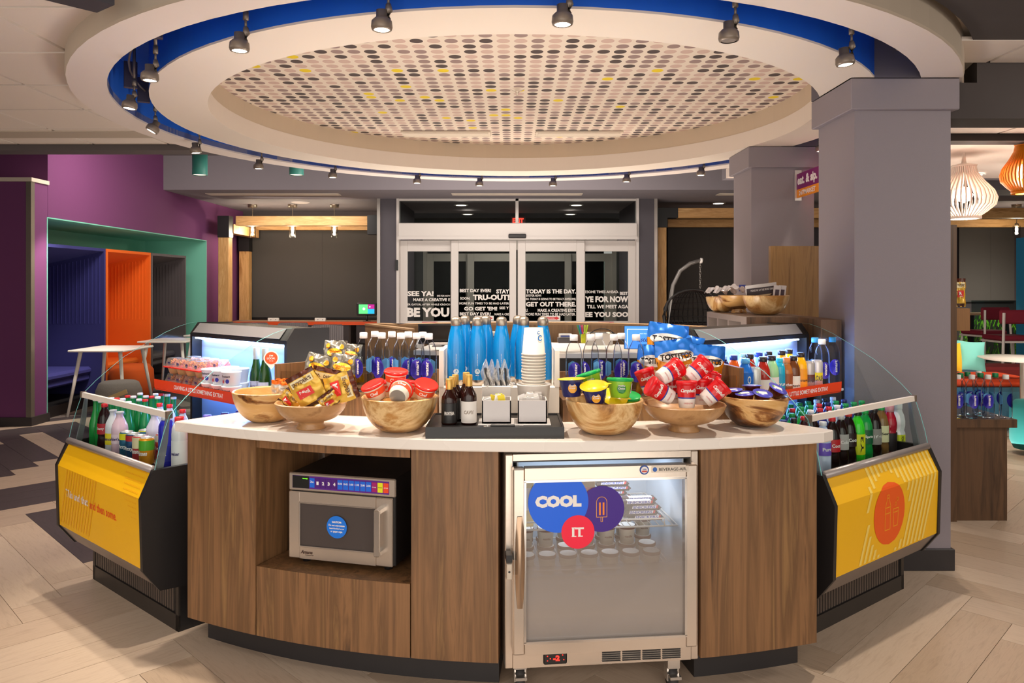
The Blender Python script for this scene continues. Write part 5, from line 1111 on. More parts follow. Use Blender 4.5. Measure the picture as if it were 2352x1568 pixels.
GR2 = 'bottles in the front row of the right case deck'
dk = [(1890, .02, 'water', .215, .033, 'c8d4f0', 'eceaf0', (.35, .6, '7a5ad0', 2.2), 'Pure', 'clear water bottle with violet label'),
 (1911, .02, 'soda', .225, .033, '20100e', 'd8242a', (.36, .60, 'd0202a'), 'Coca', 'cola bottle with a red label'),
 (1931, .02, 'soda', .225, .033, '20100e', 'c9c4c2', (.36, .66, 'b9b4b2'), 'Coke', 'cola bottle with a silver label'),
 (1949, .03, 'soda', .228, .033, '1c0c0c', 'd8342a', (.36, .62, '2a0e12'), 'Coca', 'dark cola bottle with a black label'),
 (1969, .02, 'soda', .228, .033, '38d028', '2a2422', (.18, .58, 'e6e81c', 3.4), 'Y3', 'bright green soda bottle with a yellow label'),
 (1987, .03, 'soda', .225, .033, '149040', '18a048', (.34, .62, '0e5c38'), 'Sprite', 'green soda bottle with a dark green label'),
 (2007, .03, 'soda', .225, .033, '1e100e', '2a2422', (.28, .60, '8f8a86'), 'B', 'root beer bottle with a grey label'),
 (2024, .035, 'soda', .225, .033, '7a5a30', '1a9a48', (.28, .62, 'dcd8ac'), 'Seag', 'amber ginger ale bottle with a cream label'),
 (2043, .04, 'sport', .222, .033, 'a8142c', 'c88a94', (.03, .42, '241c20'), 'vitamin', 'dark red vitamin drink bottle'),
 (2062, .045, 'sport', .225, .033, 'e6e4e8', 'f0eef0', (.03, .33, 'd8e020'), 'vitamin', 'white vitamin drink bottle nearest the column')]
for px, y, shp, h, r, col, cap, lab, tx, l_ in dk:
    drink(shp, h, r, col, cap, l_ + ' in the right case', onR(px, y, DZ), rzR, GR2, lab=lab, text=tx, tcol='f4f0ee' if tx in ('Coca', 'Coke', 'Sprite', 'Pure', 'B') else '241c18', vertical=tx in ('Y3', 'vitamin'))
capc = ['1c2260', '12904a', '12904a', 'd0242c', '241c1c', 'e8e8ee', '12904a']; bodyc = ['30348c', '1a9a44', '2ab048', '3a1410', '24120e', 'c8d8ee', '1a8a3c']
names = ['navy', 'green', 'green', 'red', 'black', 'white', 'green']
for r_, y in enumerate((.105, .18, .255, .33)):
    for c in range(11):
        x = .07+c*.076+(r_ % 2)*.03
        if x > .88: continue
        i = (c*3+r_*5+c*c) % 7
        drink('soda', .226, .0315, bodyc[i], capc[i], '%s-capped soda bottle, row %s from the front glass, number %s from the counter' % (names[i], ('two', 'three', 'four', 'five')[r_], ('one', 'two', 'three', 'four', 'five', 'six', 'seven', 'eight', 'nine', 'ten', 'eleven')[c]), spot(fR, x, y, DZ), rzR, 'rows of soda bottles behind the front row')
# ---------------------------------------------------------------- reception desk inside the island
WALL_ = wood(['6a5138', '9a7a58', '7f6346'], sc=(9, 9, .6), rough=.5, dist=.8, seed=4)
t = thing('reception_desk', 'walnut reception counter with pale cap running behind the white work surface', 'desk')
def wallstrip(P, z0, z1, th, name, m):
    b = MB()
    for (xa, ya), (xb, yb) in zip(P, P[1:]):
        d = Vector((xb-xa, yb-ya)).normalized(); n = Vector((-d.y, d.x))*th
        b.prism([(xa, ya), (xb, yb), (xb+n.x, yb+n.y), (xa+n.x, ya+n.y)], z0, z1)
    return b.build(name, m, t)
arcP = [(-1.30, 6.95)]+[(.1+1.9*math.sin(rad(a)), 5.2+1.95*math.cos(rad(a))) for a in range(-36, 61, 12)]
wallstrip(arcP, 0, 1.08, .05, 'front_wall', WALL_); wallstrip([(p[0], p[1]) for p in arcP], 1.08, 1.10, .16, 'cap', mat('a98a68', .5))
wallstrip([(-.79, 6.15), (-1.30, 6.95)], 0, 1.085, .05, 'return_wall', WALL_); wallstrip([(-.79, 6.15), (-1.30, 6.95)], 1.085, 1.10, .055, 'return_cap', mat('a98a68', .5))
b = MB(); b.prism([(-.78, 6.0), (.3, 5.72), (1.30, 5.72), (1.42, 6.0), (1.3, 6.45), (.3, 6.85), (-.72, 6.55)], .90, .935); b.build('work_surface', mat('e4ddd6', .4), t)
b = MB(); b.prism([(-.7, 6.1), (.3, 5.85), (1.2, 5.85), (1.2, 6.3), (.2, 6.6), (-.6, 6.4)], 0, .9); b.build('desk_base', mat('2f2622', .6), t)
def boxthing(name, label, cat, px0, px1, py0, py1, Y, dep, m, rz=0, bev=.004, group=None):
    a = at(px0, py0, Y); c = at(px1, py1, Y); wd = c[0]-a[0]; h = a[2]-c[2]; t = thing(name, label, cat, ((a[0]+c[0])/2, Y, c[2]), rz, group)
    b = MB(); b.box(-wd/2, wd/2, 0, dep, 0, h, bev); b.build('casing', m, t); return t, wd, h
t, wd, h = boxthing('monitor', 'black all-in-one monitor on the reception desk, seen behind the blue bottles', 'monitor', 960, 1084, 744, 790, 5.95, .03, BLK)
b = MB(); b.box(-.03, .03, .03, .09, -.02, h*.6); b.box(-.10, .10, -.02, .12, -.022, -.014); b.build('stand', mat('8a8683', .3, .6), t)
b = MB(); b.box(-wd/2+.01, wd/2-.01, -.002, 0, .012, h-.01); b.build('screen', mat('0d0c0e', .15), t)
t, wd, h = boxthing('keyboard', 'white keyboard in front of the black monitor', 'keyboard', 985, 1050, 789, 792, 5.75, .12, mat('d8d4d0', .4), bev=.001)
b = MB()
for i in range(13):
    for j in range(4): b.box(-wd/2+.01+i*.0155, -wd/2+.023+i*.0155, .008+j*.026, .03+j*.026, h, h+.003)
b.build('keys', mat('f0ece8', .4), t, kind='stuff')
t, wd, h = boxthing('card_stand', 'white slanted card printed with dark curls beside the monitor', 'sign', 953, 972, 754, 800, 6.05, .004, mat('efeae4', .5))
t.rotation_euler = (-.1, .25, 0); b = MB()
for i in range(3): b.tube([(-.02+.012*math.cos(a*.6)+i*.016, -.003, h*.75-i*.015+.010*math.sin(a*.6)) for a in range(9)], .0015, 4)
b.build('print', BLK, t)
t, wd, h = boxthing('card_printer', 'beige key-card encoder on the desk between blue bottles', 'printer', 1118, 1142, 763, 790, 5.9, .14, mat('cfc5b8', .5))
b = MB(); b.box(-wd/2+.01, wd/2-.01, -.004, 0, h*.55, h*.7); b.build('slot', BLK, t)
t, wd, h = boxthing('receipt_printer', 'pale cream receipt printer on the white work surface', 'printer', 1346, 1408, 766, 793, 5.9, .22, mat('ded5c8', .5))
b = MB(); b.box(-wd/2+.02, wd/2-.04, .01, .10, h, h+.006); b.mi = 1; b.box(-wd/2+.03, wd/2-.05, .02, .04, h+.006, h+.010); b.build('lid', [mat('b9b8b4', .4), BLK], t)
t, wd, h = boxthing('organiser_box', 'dark grey box with small supplies on the work surface', 'box', 1282, 1312, 776, 788, 5.85, .12, mat('4f494a', .5))
b = MB(); b.box(-.04, .06, .02, .1, h, h+.028, .002); b.mi = 1; b.box(-.03, .045, .016, .022, h+.006, h+.018); b.build('supplies', [WHITEV, mat('3a4a9a', .4)], t)
t = thing('pen_holder', 'yellow-green pen pot with coloured pens', 'pens', at(1341, 787, 5.95)); b = MB(); b.lathe([(0, 0), (.022, 0), (.024, .07), (.021, .07), (.02, .004)], 16); b.build('pot', mat('c9d020', .4), t)
for i, (c, dx) in enumerate((('2a9a6a', -.05), ('3a7ad0', -.035), ('d8306a', -.015), ('b8d830', .01), ('b8e020', .03))): b = MB(); b.tube([(dx*.2, 0, .01), (dx, .01, .14)], .006, 8); b.build('pen', mat(c, .4), t)
t = thing('handset_cable', 'black cable and handset lying behind the receipt printer', 'cable', at(1410, 790, 5.9)); b = MB(); b.tube([(-.09+.10*math.cos(q*.45), .0, .06+.06*math.sin(q*.45)) for q in range(9)], .004, 6); b.build('cord', BLK, t)
b = MB(); b.tube([(-.02, .03, .07), (.05, .04, .06), (.10, .05, .02)], [.024, .014, .022], 10); b.build('handset', BLK, t)
t, wd, h = boxthing('terminal', 'upright tablet terminal with a glowing blue screen reading want free nights faster?', 'screen', 1434, 1556, 748, 802, 5.76, .02, BLK, rz=-.12)
b = MB(); b.box(-wd/2+.004, wd/2-.004, -.001, 0, .004, h-.004); b.mi = 1; b.box(-wd/2+.025, wd/2-.02, -.002, -.001, h-.030, h-.024); b.box(-wd/2+.022, -wd/2+.027, -.002, -.001, .02, h-.024)
put_text(b, 'want free nights', -wd*.10, h*.66, .09, .010, flat(-.0025), .02); b.mi = 2; put_text(b, 'faster?', -wd*.12, h*.42, .11, .035, flat(-.0025), .01, shear=.25)
b.build('screen', [mat('3f86e8', .3, emit=1.0), mat('cfe0fa', .3, emit=.9), mat('14306a', .4)], t)
b = MB(); b.box(-.05, .05, .02, .10, -.035, .02); b.build('stand', BLK, t)
# ---------------------------------------------------------------- service cabinet at the right with bowls on it
t = thing('service_cabinet', 'tall walnut cabinet with dark cubby holes beside the grey column', 'cabinet')
b = MB(); b.prism([(1.62, 3.97), (1.727, 3.97), (1.727, 4.45), (1.62, 4.45)], 0, 1.27); b.build('end_block', WALD, t)
b = MB(); b.box(1.335, 1.62, 4.30, 5.19, 0, 1.09); b.box(1.335, 1.62, 4.30, 5.19, 1.235, 1.27); b.box(1.60, 1.62, 4.30, 5.19, 1.09, 1.235); b.box(1.335, 1.60, 4.30, 4.42, 1.09, 1.235); b.box(1.62, 1.727, 4.45, 5.19, 0, 1.27); b.build('carcass', mat('8f8077', .55), t)
for y in (4.66, 4.90, 5.15): b = MB(); b.box(1.335, 1.6, y, y+.035, 1.09, 1.235); b.build('divider', mat('8f8077', .55), t)
b = MB(); b.box(1.33, 1.335, 4.42, 5.19, 0, 1.085); b.box(1.33, 1.62, 4.285, 4.30, 0, 1.27); b.build('facing', WALD, t)
for i, y in enumerate((4.50, 4.74, 4.98)): b = MB(); b.box(1.40, 1.47, y, y+.09, 1.092, 1.17+.02*(i % 2), .003); o = b.build('stationery_box', mat(('d8d4dc', '9a949c', 'd8706a')[i], .5), label=('white', 'grey', 'pale red')[i]+' small box standing in a cabinet cubby', cat='box')
bowl(1759, 4.62, 1.271, .138, .115, 'wooden bowl with menus and snacks, nearest on the tall cabinet', m=BW2)
bowl(1697, 4.93, 1.271, .132, .112, 'wooden bowl in the middle on the tall cabinet', foot=.05, m=BW)
bowl(1658, 5.10-.02, 1.271, .105, .10, 'wooden bowl at the far left end of the tall cabinet', m=BW2)
t = thing('menu_card', 'dark printed menu card standing in the nearest bowl on the cabinet', 'card', at(1751, 676, 4.62), .0, rot=(.1, -.12, 0)); b = MB(); b.box(-.10, .09, -.003, .003, -.03, .065); b.mi = 1; b.box(-.095, .085, -.004, -.003, -.028, .045); b.mi = 2
b.lathe([(.055, 0), (.0, .001)], 12); b.build('card', [mat('cfc8c4', .3), mat('3a2f33', .4), mat('d8c49a', .5)], t)
b = MB(); put_text(b, 'PLEASE PAY AT THE FRONT DESK', 0, .03, .14, .012, flat(-.005), .01); b.build('print', WHITEV, t)
for i, (px, py, dx) in enumerate(((1784, 674, .03), (1796, 674, .02))): t = thing('granola_packet', 'small clear-fronted packet at the right of the nearest cabinet bowl, '+('left', 'right')[i], 'packet', at(px, py, 4.58+i*.02), rot=(.1, .08, 0)); b = MB(); b.box(-.022, .022, -.004, .004, -.04, .05, .001); b.mi = 1; b.box(-.012, .012, -.005, -.004, -.02, .025); b.build('packet_body', [mat('d8d0ce', .3), mat('4a3a44', .4)], t)
for i, (px, py, Y) in enumerate(((1665, 672, 5.04), (1684, 668, 4.93), (1645, 672, 5.1))):
    t = thing('plastic_packet', 'clump of clear plastic packets in a cabinet bowl, '+('between the two left bowls', 'in the middle bowl', 'in the left bowl')[i], 'packet', at(px, py, Y)); b = MB(); sd = i*3
    b.grid(lambda u, v: ((u-.5)*.14, (v-.5)*.08, .02*math.sin(u*9+sd)*math.cos(v*7+sd)+.03*math.sin(PI*u)), 10, 6, False); b.build('film', mat('ece8ea', .3), t)
t = thing('blue_tag', 'small blue card tag sticking up from the middle cabinet bowl', 'tag', at(1705, 658, 4.93)); b = MB(); b.box(-.022, .022, -.001, .001, -.03, .012); b.mi = 1; b.disc((0, -.0015, -.006), .008, 14, nrm='y'); b.build('card', [mat('3a4aa0', .4), WHITEV], t)
# blade sign on the second column
t = thing('blade_sign', 'purple and orange blade sign reading eat. & sip. 24/7 MARKET on the far column', 'sign', (2.165, 5.74, 2.2))
b = MB(); b.box(-.025, .025, -.012, 0, -.11, .12, .001); b.build('wall_plate', mat('d8d2ce', .3, .5), t)
b = MB(); b.box(-.012, .004, -.8, -.012, -.03, .088); b.mi = 1; b.box(-.012, .004, -.8, -.012, -.09, -.03); b.build('board', [mat('7a1466', .5), mat('f0900c', .5)], t)
b = MB(); f4 = lambda x, y: (-.0135, -x, y); put_text(b, 'eat. & sip.', .215, .026, .37, .085, f4, .05); put_text(b, '24/7MARKET', .215, -.061, .31, .036, f4, .03); b.build('lettering', mat('f2e8ea', .5), t)
# ---------------------------------------------------------------- track lights in the blue channel
HEADM = mat('7f7266', .4, .35); LENS = mat('fff0d8', .4, emit=14)
def ring_hit(px, R, near):
    r = (px-CX)/F; a = 1+r*r; bq = -2*(r*RC[0]+RC[1]); c = RC[0]**2+RC[1]**2-R*R; D = math.sqrt(max(0, bq*bq-4*a*c)); Y = (-bq-D)/(2*a) if near else (-bq+D)/(2*a); return r*Y, Y
heads = [(550, 1, 118, 0, 1), (877, 1, 70, 0, 1), (1292, 1, 58, 0, 1), (1674, 1, 95, 0, 0), (1942, 1, 150, -.1, 1), (344, 1, 186, 0, 1), (297, 0, 250, .1, 1), (347, 0, 302, .5, 1), (450, 0, 352, -.1, 1), (594, 0, 388, 0, 1), (764, 0, 408, 0, 1), (958, 0, 421, 0, 1), (1101, 0, 427, 0, 1), (1270, 0, 427, 0, 1), (1439, 0, 418, 0, 1), (1610, 0, 403, 0, 1), (1886, 0, 348, 0, 1)]
where = ['near left', 'near, left of centre', 'near, right of centre', 'near right, unlit', 'beside the near column', 'far left upper', 'leftmost', 'left, below the leftmost', 'far left, starry', 'far row, second from left', 'far row, third from left', 'far row, fourth from left', 'far row, middle left', 'far row, middle right', 'far row, right of middle', 'far row, before the column', 'peeking behind the near column']
for i, (px, near, py, tilt, on) in enumerate(heads):
    x, y = ring_hit(px, 2.30, near); z = CZ-(py-HY)/F*y
    t = thing('track_light', 'bronze track spotlight on the round ceiling, '+where[i], 'spotlight', (x, y, z), face_cam(x, y), 'track spotlights around the round ceiling')
    b = MB(); b.M = Matrix.Rotation(tilt, 4, 'Y')
    b.lathe([(.030, 0), (.037, .002), (.040, .012), (.038, .034), (.026, .046), (.021, .048), (.021, .075), (0, .076)], 20); b.build('lamp_head', HEADM, t)
    b = MB(); b.M = Matrix.Rotation(tilt, 4, 'Y'); b.lathe([(.029, .003), (0, .004)], 20); b.build('lens', LENS if on else mat('8a8078', .3), t)
    b = MB(); b.tube([(.024, 0, .045), (.026, 0, .075), (.024, 0, .10)], [.010, .015, .010], 10); b.tube([(.024, 0, .10), (.024, 0, .135)], .005, 8); b.tube([(.024, 0, .13), (.024, 0, .165)], .012, 10); b.tube([(.024, 0, .16), (.024, 0, 2.76-z)], .008, 8); b.build('arm', HEADM, t)
    if on:
        aim = (x+(0.4*(SC[0]-x)), y+.45*(3.3-y) if near else y-.6, .7) if i not in (7, 8) else (x-.8, y+.2, .3)
        if i in (0, 1, 2, 4, 5): aim = (x*.75, 3.0+.1*y, .9)
        light('SPOT', 'track_lamp', (x, y, z-.012), 66 if near else 60, (1, .87, .72), .025, target=aim, spot=78, blend=.55)
t = thing('curved_track', 'bronze bent track rail with power blocks inside the blue channel', 'rail'); b = MB(); A_ = [(RC[0]+2.30*math.cos(a*PI/40), RC[1]+2.30*math.sin(a*PI/40), 2.64) for a in range(81)]; b.tube(A_, .006, 6); b.build('rail', HEADM, t)
for px, nr in ((300, 0), (330, 0), (355, 1)): x, y = ring_hit(px, 2.31, nr); b = MB(); b.M = Matrix.Translation((x, y, 2.60)) @ Matrix.Rotation(face_cam(x, y), 4, 'Z'); b.box(-.035, .035, -.015, .015, -.03, .12, .003); b.build('power_block', mat('474150', .4, .3), t)
# ---------------------------------------------------------------- left alcove: booths, tables, pouf
def booth(y0, y1, col, cin, label):
    xo = XW-.03; xb = xo-.82; M1 = mat(col, .85, bump=.25, bs=500); M2 = mat(cin, .85, bump=.25, bs=500); t = thing('booth_seat', label, 'booth', (xo, (y0+y1)/2, 0)); h = (y1-y0)/2; th = .035; X = lambda v: v-xo
    for s_ in (-1, 1): b = MB(); ya = s_*h-(th if s_ > 0 else 0); b.yprism([(0, .12), (0, 1.90), (-.82, 1.72), (-.82, .12)], ya, ya+th); b.build('side_panel', M1, t)
    b = MB(); b.yprism([(0, 1.865), (0, 1.90), (-.82, 1.72), (-.82, 1.685)], -h+th, h-th); b.build('roof_panel', M1, t)
    b = MB(); b.box(-.85, -.82, -h, h, .12, 1.72); b.build('back_panel', M1, t)
    n = int((h*2-.1)/.05) if 0 else 14; b = MB()
    for i in range(16): x = -.05-i*.047; b.box(x-.006, x, h-th-.006, h-th, .98, 1.82-(-x)*.22)
    b.build('ribbed_padding', M2, t, kind='stuff')
    b = MB(); b.box(-.8, -.14, -h+th, h-th, .37, .46, .03); b.build('seat_cushion', M2, t); b = MB(); b.box(-.8, -.17, -h+th, h-th, .29, .365, .02); b.build('seat_base', M2, t)
    b = MB(); b.box(-.8, -.05, -h, h, 0, .12); b.build('plinth', BLK, t)
booth(8.12, 9.32, '2a2a6a', '34347c', 'navy blue high-backed booth seat, nearest in the green alcove'); booth(9.34, 10.49, 'e8640a', 'f0700e', 'orange high-backed booth seat in the middle of the green alcove'); booth(10.51, 11.62, '5a5254', '524b4d', 'grey high-backed booth seat, farthest in the green alcove')
WT = mat('ece4da', .4)
def table(x, y, label, group='white tables in front of the booths', wx=.62, wy=.7):
    t = thing('cafe_table', label, 'table', (x, y, 0), 0, group); b = MB(); h = .735
    b.box(-wx/2, wx/2, -wy/2, wy/2, h-.022, h, .006); b.build('tabletop', [WT], t)
    for sx in (-1, 1):
        for sy in (-1, 1): b = MB(); b.tube([(sx*(wx/2-.09), sy*(wy/2-.10), h-.022), (sx*(wx/2+.005), sy*(wy/2-.01), 0)], [.022, .014], 8); b.build('leg', WT, t)
table(-4.58, 8.68, 'white four-legged table nearest the navy booth'); table(-4.47, 10.0, 'white four-legged table in front of the orange booth'); table(-4.4, 11.2, 'white four-legged table in front of the grey booth')
t = thing('pouf', 'grey marled fabric pouf with a pale wooden carrying strap', 'pouf', (-4.02, 7.75, 0)); PF = mat('8f8680', .9, bump=.5, bs=160)
b = MB(); b.lathe([(0, 0), (.22, 0), (.235, .03), (.232, .2), (.215, .38), (.185, .455), (.16, .47), (0, .475)], 32); b.build('cushion', PF, t)
b = MB(); b.M = Matrix.Translation((.04, -.225, .335)) @ Matrix.Rotation(-.38, 4, 'Y'); b.box(-.15, .17, -.012, .0, -.022, .022, .002); b.build('wooden_strap', mat('d0ac78', .5), t)
t = thing('pouf', 'orange upholstered seat pad in front of the orange booth', 'pouf', (-4.72, 9.4, 0)); b = MB(); b.lathe([(0, 0), (.2, 0), (.26, .2), (.25, .4), (.2, .47), (0, .48)], 24); b.build('cushion', mat('d8560e', .85), t)
# ---------------------------------------------------------------- timber frames
TIM = wood(['9c6c38', 'cfa068', 'b98a52', 'dbb27c'], sc=(8, 8, 1.0), rough=.6, dist=.5, seed=5); TIMH = wood(['9c6c38', 'cfa068', 'b98a52', 'dbb27c'], sc=(1.0, 8, 8), rough=.6, dist=.5, seed=6); IRON = mat('141214', .5)
def px_x(px, Y): return (px-CX)/F*Y
def py_z(py, Y): return CZ-(py-HY)/F*Y
t = thing('timber_frame', 'timber post-and-beam frame with black brackets at the left alcove', 'timber frame')
def post(px0, px1, Y, zt, pr=t):
    x0 = px_x(px0, Y); x1 = px_x(px1, Y); b = MB(); b.box(x0, x1, Y, Y+(x1-x0), 0, zt-.32, .005); b.build('post', TIM, pr); b = MB(); b.box(x0-.008, x1+.008, Y-.008, Y+(x1-x0)+.008, zt-.34, zt+.01); b.build('corner_bracket', IRON, pr)
post(501, 525, 12.2, 2.56); post(549, 571, 13.6, 2.40)
b = MB(); b.box(px_x(541, 12.2), px_x(845, 12.2), 12.2, 12.36, py_z(518, 12.2), py_z(496, 12.2), .005); b.build('beam', TIMH, t)
b = MB(); b.box(px_x(545, 13.6), px_x(845, 13.6), 13.6, 13.74, py_z(528, 13.6), py_z(511, 13.6), .005); b.build('beam', TIMH, t)
b = MB(); b.box(px_x(844, 12.2), px_x(869, 12.2), 12.18, 12.38, py_z(538, 12.2), py_z(494, 12.2)); b.build('corner_bracket', IRON, t)
b = MB(); b.box(px_x(866, 12.2), px_x(871, 12.2), 12.2, 12.36, 0, py_z(538, 12.2)); b.build('post', TIM, t)
b = MB(); b.box(px_x(505, 12.2), px_x(505, 12.2)+.16, 12.37, 13.6, 2.30, 2.45); b.build('beam', TIM, t)
SHADE = mat('4a4542', .85, bump=.2, bs=600)
def shade(px0, px1, py0, py1, Y, label):
    t = thing('roller_shade', label, 'blind'); x0 = px_x(px0, Y); x1 = px_x(px1, Y); b = MB(); xm = x0+(x1-x0)*.57; b.box(x0, xm-.004, Y, Y+.01, py_z(py1, Y), py_z(py0, Y)); b.box(xm+.004, x1, Y, Y+.01, py_z(py1, Y), py_z(py0, Y)); b.box(xm-.004, xm+.004, Y+.004, Y+.01, py_z(py1, Y), py_z(py0, Y)); b.build('fabric', SHADE, t)
    b = MB(); b.box(x0, x1, Y-.01, Y+.02, py_z(py1, Y)-.03, py_z(py1, Y)); b.build('bottom_rail', BLK, t)
shade(572, 868, 500, 728, 13.9, 'dark roller blind covering the left alcove window')
t = thing('high_counter', 'long wall counter with an orange front edge under the left blind', 'counter'); Y = 12.6
b = MB(); b.box(px_x(527, Y), px_x(868, Y), Y, Y+.55, py_z(743, Y), py_z(740, Y)+.015); b.build('top', mat('8a6f5a', .5), t); b = MB(); b.box(px_x(527, Y), px_x(868, Y), Y-.012, Y, py_z(746, Y), py_z(738.5, Y)); b.build('front_edge', mat('e2501a', .5), t)
b = MB(); b.box(px_x(800, Y), px_x(804, Y), Y+.05, Y+.5, 0, .80); b.box(px_x(800, Y), px_x(868, Y), Y+.05, Y+.5, .42, .45); b.box(px_x(530, Y), px_x(534, Y), Y+.05, Y+.5, 0, .8); b.build('support', mat('3a2c26', .6), t)
for i, px in enumerate((627, 735)): t = thing('power_outlet', 'white double power outlet box on the orange-edged counter, '+('left', 'right')[i], 'outlet', at(px, 737.5, Y+.1)); b = MB(); b.box(-.09, .09, 0, .05, 0, .055, .004); b.mi = 1; b.box(-.04, -.03, -.002, 0, .02, .035); b.box(.04, .05, -.002, 0, .02, .035); b.build('housing', [mat('e8e2dc', .4), BLK], t)
t = thing('tablet_kiosk', 'black tablet stand with a bright green, pink and blue tiled screen', 'tablet', at(842, 738, Y+.05)); b = MB(); b.box(-.17, .17, 0, .03, .10, .31, .012); b.build('bezel', BLK, t)
b = MB(); b.box(-.13, .02, -.002, 0, .13, .285); b.mi = 1; b.box(.02, .13, -.002, 0, .21, .285); b.mi = 2; b.box(.02, .13, -.002, 0, .13, .208); b.mi = 3; b.disc((-.045, -.003, .21), .022, 14, nrm='y'); b.disc((.055, -.003, .245), .012, 12, nrm='y'); b.build('screen', [mat('58d878', .3, emit=1), mat('a81880', .3, emit=1), mat('1fa8d8', .3, emit=1), mat('e8f0f0', .3, emit=1)], t)
b = MB(); b.tube([(0, .02, .1), (0, .02, 0)], .018, 8); b.lathe([(0, 0), (.07, 0), (.07, .01), (0, .01)], 16, (0, .02, 0)); b.build('stand', BLK, t)
def chair_r(px, Y, label, w_=.46, top=.86):
    t = thing('upholstered_chair', label, 'chair', (px_x(px, Y), Y, 0), 0, 'grey ribbed chairs at the orange-edged counter'); CM = mat('6f696b', .85)
    b = MB()
    for i in range(15): x = -w_/2+i*w_/14.5; b.box(x, x+w_/14.5-.004, -.03, .0, .46, top-.02*abs(i-7)/7)
    b.mi = 1; b.box(-w_/2, w_/2, 0, .05, .44, top, .02); b.build('backrest', [mat('7c7678', .85), mat('4a4446', .85)], t)
    b = MB(); b.box(-w_/2-.03, w_/2+.03, .0, .48, .40, .48, .02); b.build('seat', CM, t)
    for sx in (-1, 1):
        for y in (.03, .44): b = MB(); b.tube([(sx*(w_/2-.03), y, .4), (sx*w_/2, y, 0)], .014, 8); b.build('leg', BLK, t)
chair_r(581, 12.0, 'grey ribbed chair at the orange-edged counter, left'); chair_r(673, 12.0, 'grey ribbed chair at the orange-edged counter, middle'); chair_r(752, 11.4, 'grey ribbed chair nearest the reception desk, right')
GLASSP = pane('f0f0f0', 2.5)
def pend(px, py0, py1, Y, label, can_z=2.81):
    x, y, z = at(px, py1, Y); h = (py1-py0)/F*Y; t = thing('glass_pendant', label, 'pendant lamp', (x, y, z), 0, 'small clear glass pendant lamps on the timber frames')
    b = MB(); b.lathe([(.055, 0), (.055, h)], 16); b.build('glass_shade', GLASSP, t)
    b = MB(); b.lathe([(0, h*.35), (.018, h*.5), (.022, h*.68), (.012, h*.85), (0, h*.86)], 12); b.build('bulb', mat('fff0d0', .4, emit=40), t)
    b = MB(); b.lathe([(.0, h*.84), (.03, h*.86), (.03, h+.03), (.005, h+.05), (.005, can_z-z-.01)], 12); b.build('lamp_holder', mat('9a8c78', .3, .7), t)
    b = MB(); b.lathe([(0, can_z-z-.05), (.075, can_z-z-.05), (.075, can_z-z)], 16); b.build('ceiling_canopy', mat('8a7f72', .3, .7), t)
    light('POINT', 'pendant_lamp', (x, y, z+h*.3), 16, (1, .85, .62), .03)
for px, l_ in ((580, 'left'), (672, 'middle'), (768, 'right')): pend(px, 518, 545, 12.75, 'clear glass pendant lamp at the left alcove, '+l_)
pend(2335, 518, 541, 12.75, 'clear glass pendant lamp over the lounge window at the right edge')
# teal cylinder pendants and wall downlights
for i, (px, py1, Y) in enumerate(((459, 402, 7.75), (681, 402, 8.1))):
    x, y, z = at(px, py1, Y); t = thing('cylinder_pendant', 'teal cylinder lamp behind the round ceiling, '+('left, larger part showing', 'right, only its bottom showing')[i], 'pendant lamp', (x, y, z), 0, 'teal cylinder lamps')
    b = MB(); b.lathe([(.07, .0), (.075, .002), (.075, .30), (0, .30)], 24); b.build('cylinder', mat('3f9288', .45), t); b = MB(); b.lathe([(.068, .006), (.02, .04), (0, .04)], 20); b.build('reflector', mat('ffe0d0', .3, emit=.9), t); b = MB(); b.tube([(0, 0, .3), (0, 0, 3.3-z)], .008, 6); b.build('stem', mat('8a8683', .4), t)
for i, (px, py, zz) in enumerate(((1650, 466, 2.81), (1059, 470, 2.745), (1324, 470, 2.745), (1074, 491, 2.745), (1310, 491, 2.745), (2235, 400, 2.595))):
    x, y, z = at_z(px, py, zz); t = thing('ceiling_downlight', 'round lit ceiling downlight, '+['over the hanging chair', 'vestibule near left', 'vestibule near right', 'vestibule far left', 'vestibule far right', 'lounge'][i], 'downlight', (x, y, z-.012)); b = MB(); b.lathe([(.10, .012), (.12, .006), (.10, 0), (.085, 0)], 20); b.build('trim_ring', mat('d8d2cc', .5), t); b = MB(); b.lathe([(.086, .001), (0, .002)], 20); b.build('lens', mat('fff2e0', .4, emit=5), t)
# purple wall wash
light('SPOT', 'wall_wash', (-4.2, 8.0, 2.5), 120, (1, .9, .8), .05, target=(-5.0, 8.2, 1.0), spot=60); light('SPOT', 'wall_wash', (-4.4, 11.2, 3.0), 40, (1, .9, .8), .05, target=(-5.0, 11.4, 1.2), spot=60)
# ---------------------------------------------------------------- right alcove with hanging chair
t = thing('timber_frame', 'timber post-and-beam frame with black brackets at the right alcove', 'timber frame'); Y = 12.2
b = MB(); b.box(px_x(1511, Y), px_x(1531, Y), Y, Y+.16, 0, py_z(522, Y), .005); b.build('post', TIM, t); b = MB(); b.box(px_x(1509, Y), px_x(1557, Y), Y-.01, Y+.17, py_z(500, Y), py_z(477, Y)); b.box(px_x(1509, Y), px_x(1533, Y), Y-.01, Y+.17, py_z(522, Y), py_z(500, Y)); b.build('corner_bracket', IRON, t)
b = MB(); b.box(px_x(1557, Y), px_x(2600, Y), Y, Y+.16, py_z(500, Y), py_z(477, Y), .005); b.build('beam', TIMH, t); Y = 13.4
b = MB(); b.box(px_x(1534, Y), px_x(2560, Y), Y, Y+.14, py_z(521, Y), py_z(503, Y), .005); b.build('beam', TIMH, t)
shade(1534, 1700, 522, 735, 13.9, 'dark roller blind behind the hanging chair'); shade(2203, 2330, 500, 690, 13.9, 'dark roller blind over the lounge window')
t = thing('hanging_chair', 'black woven egg-shaped hanging chair on a curved grey stand', 'hanging chair', (0, 0, 0)); Y = 10.6
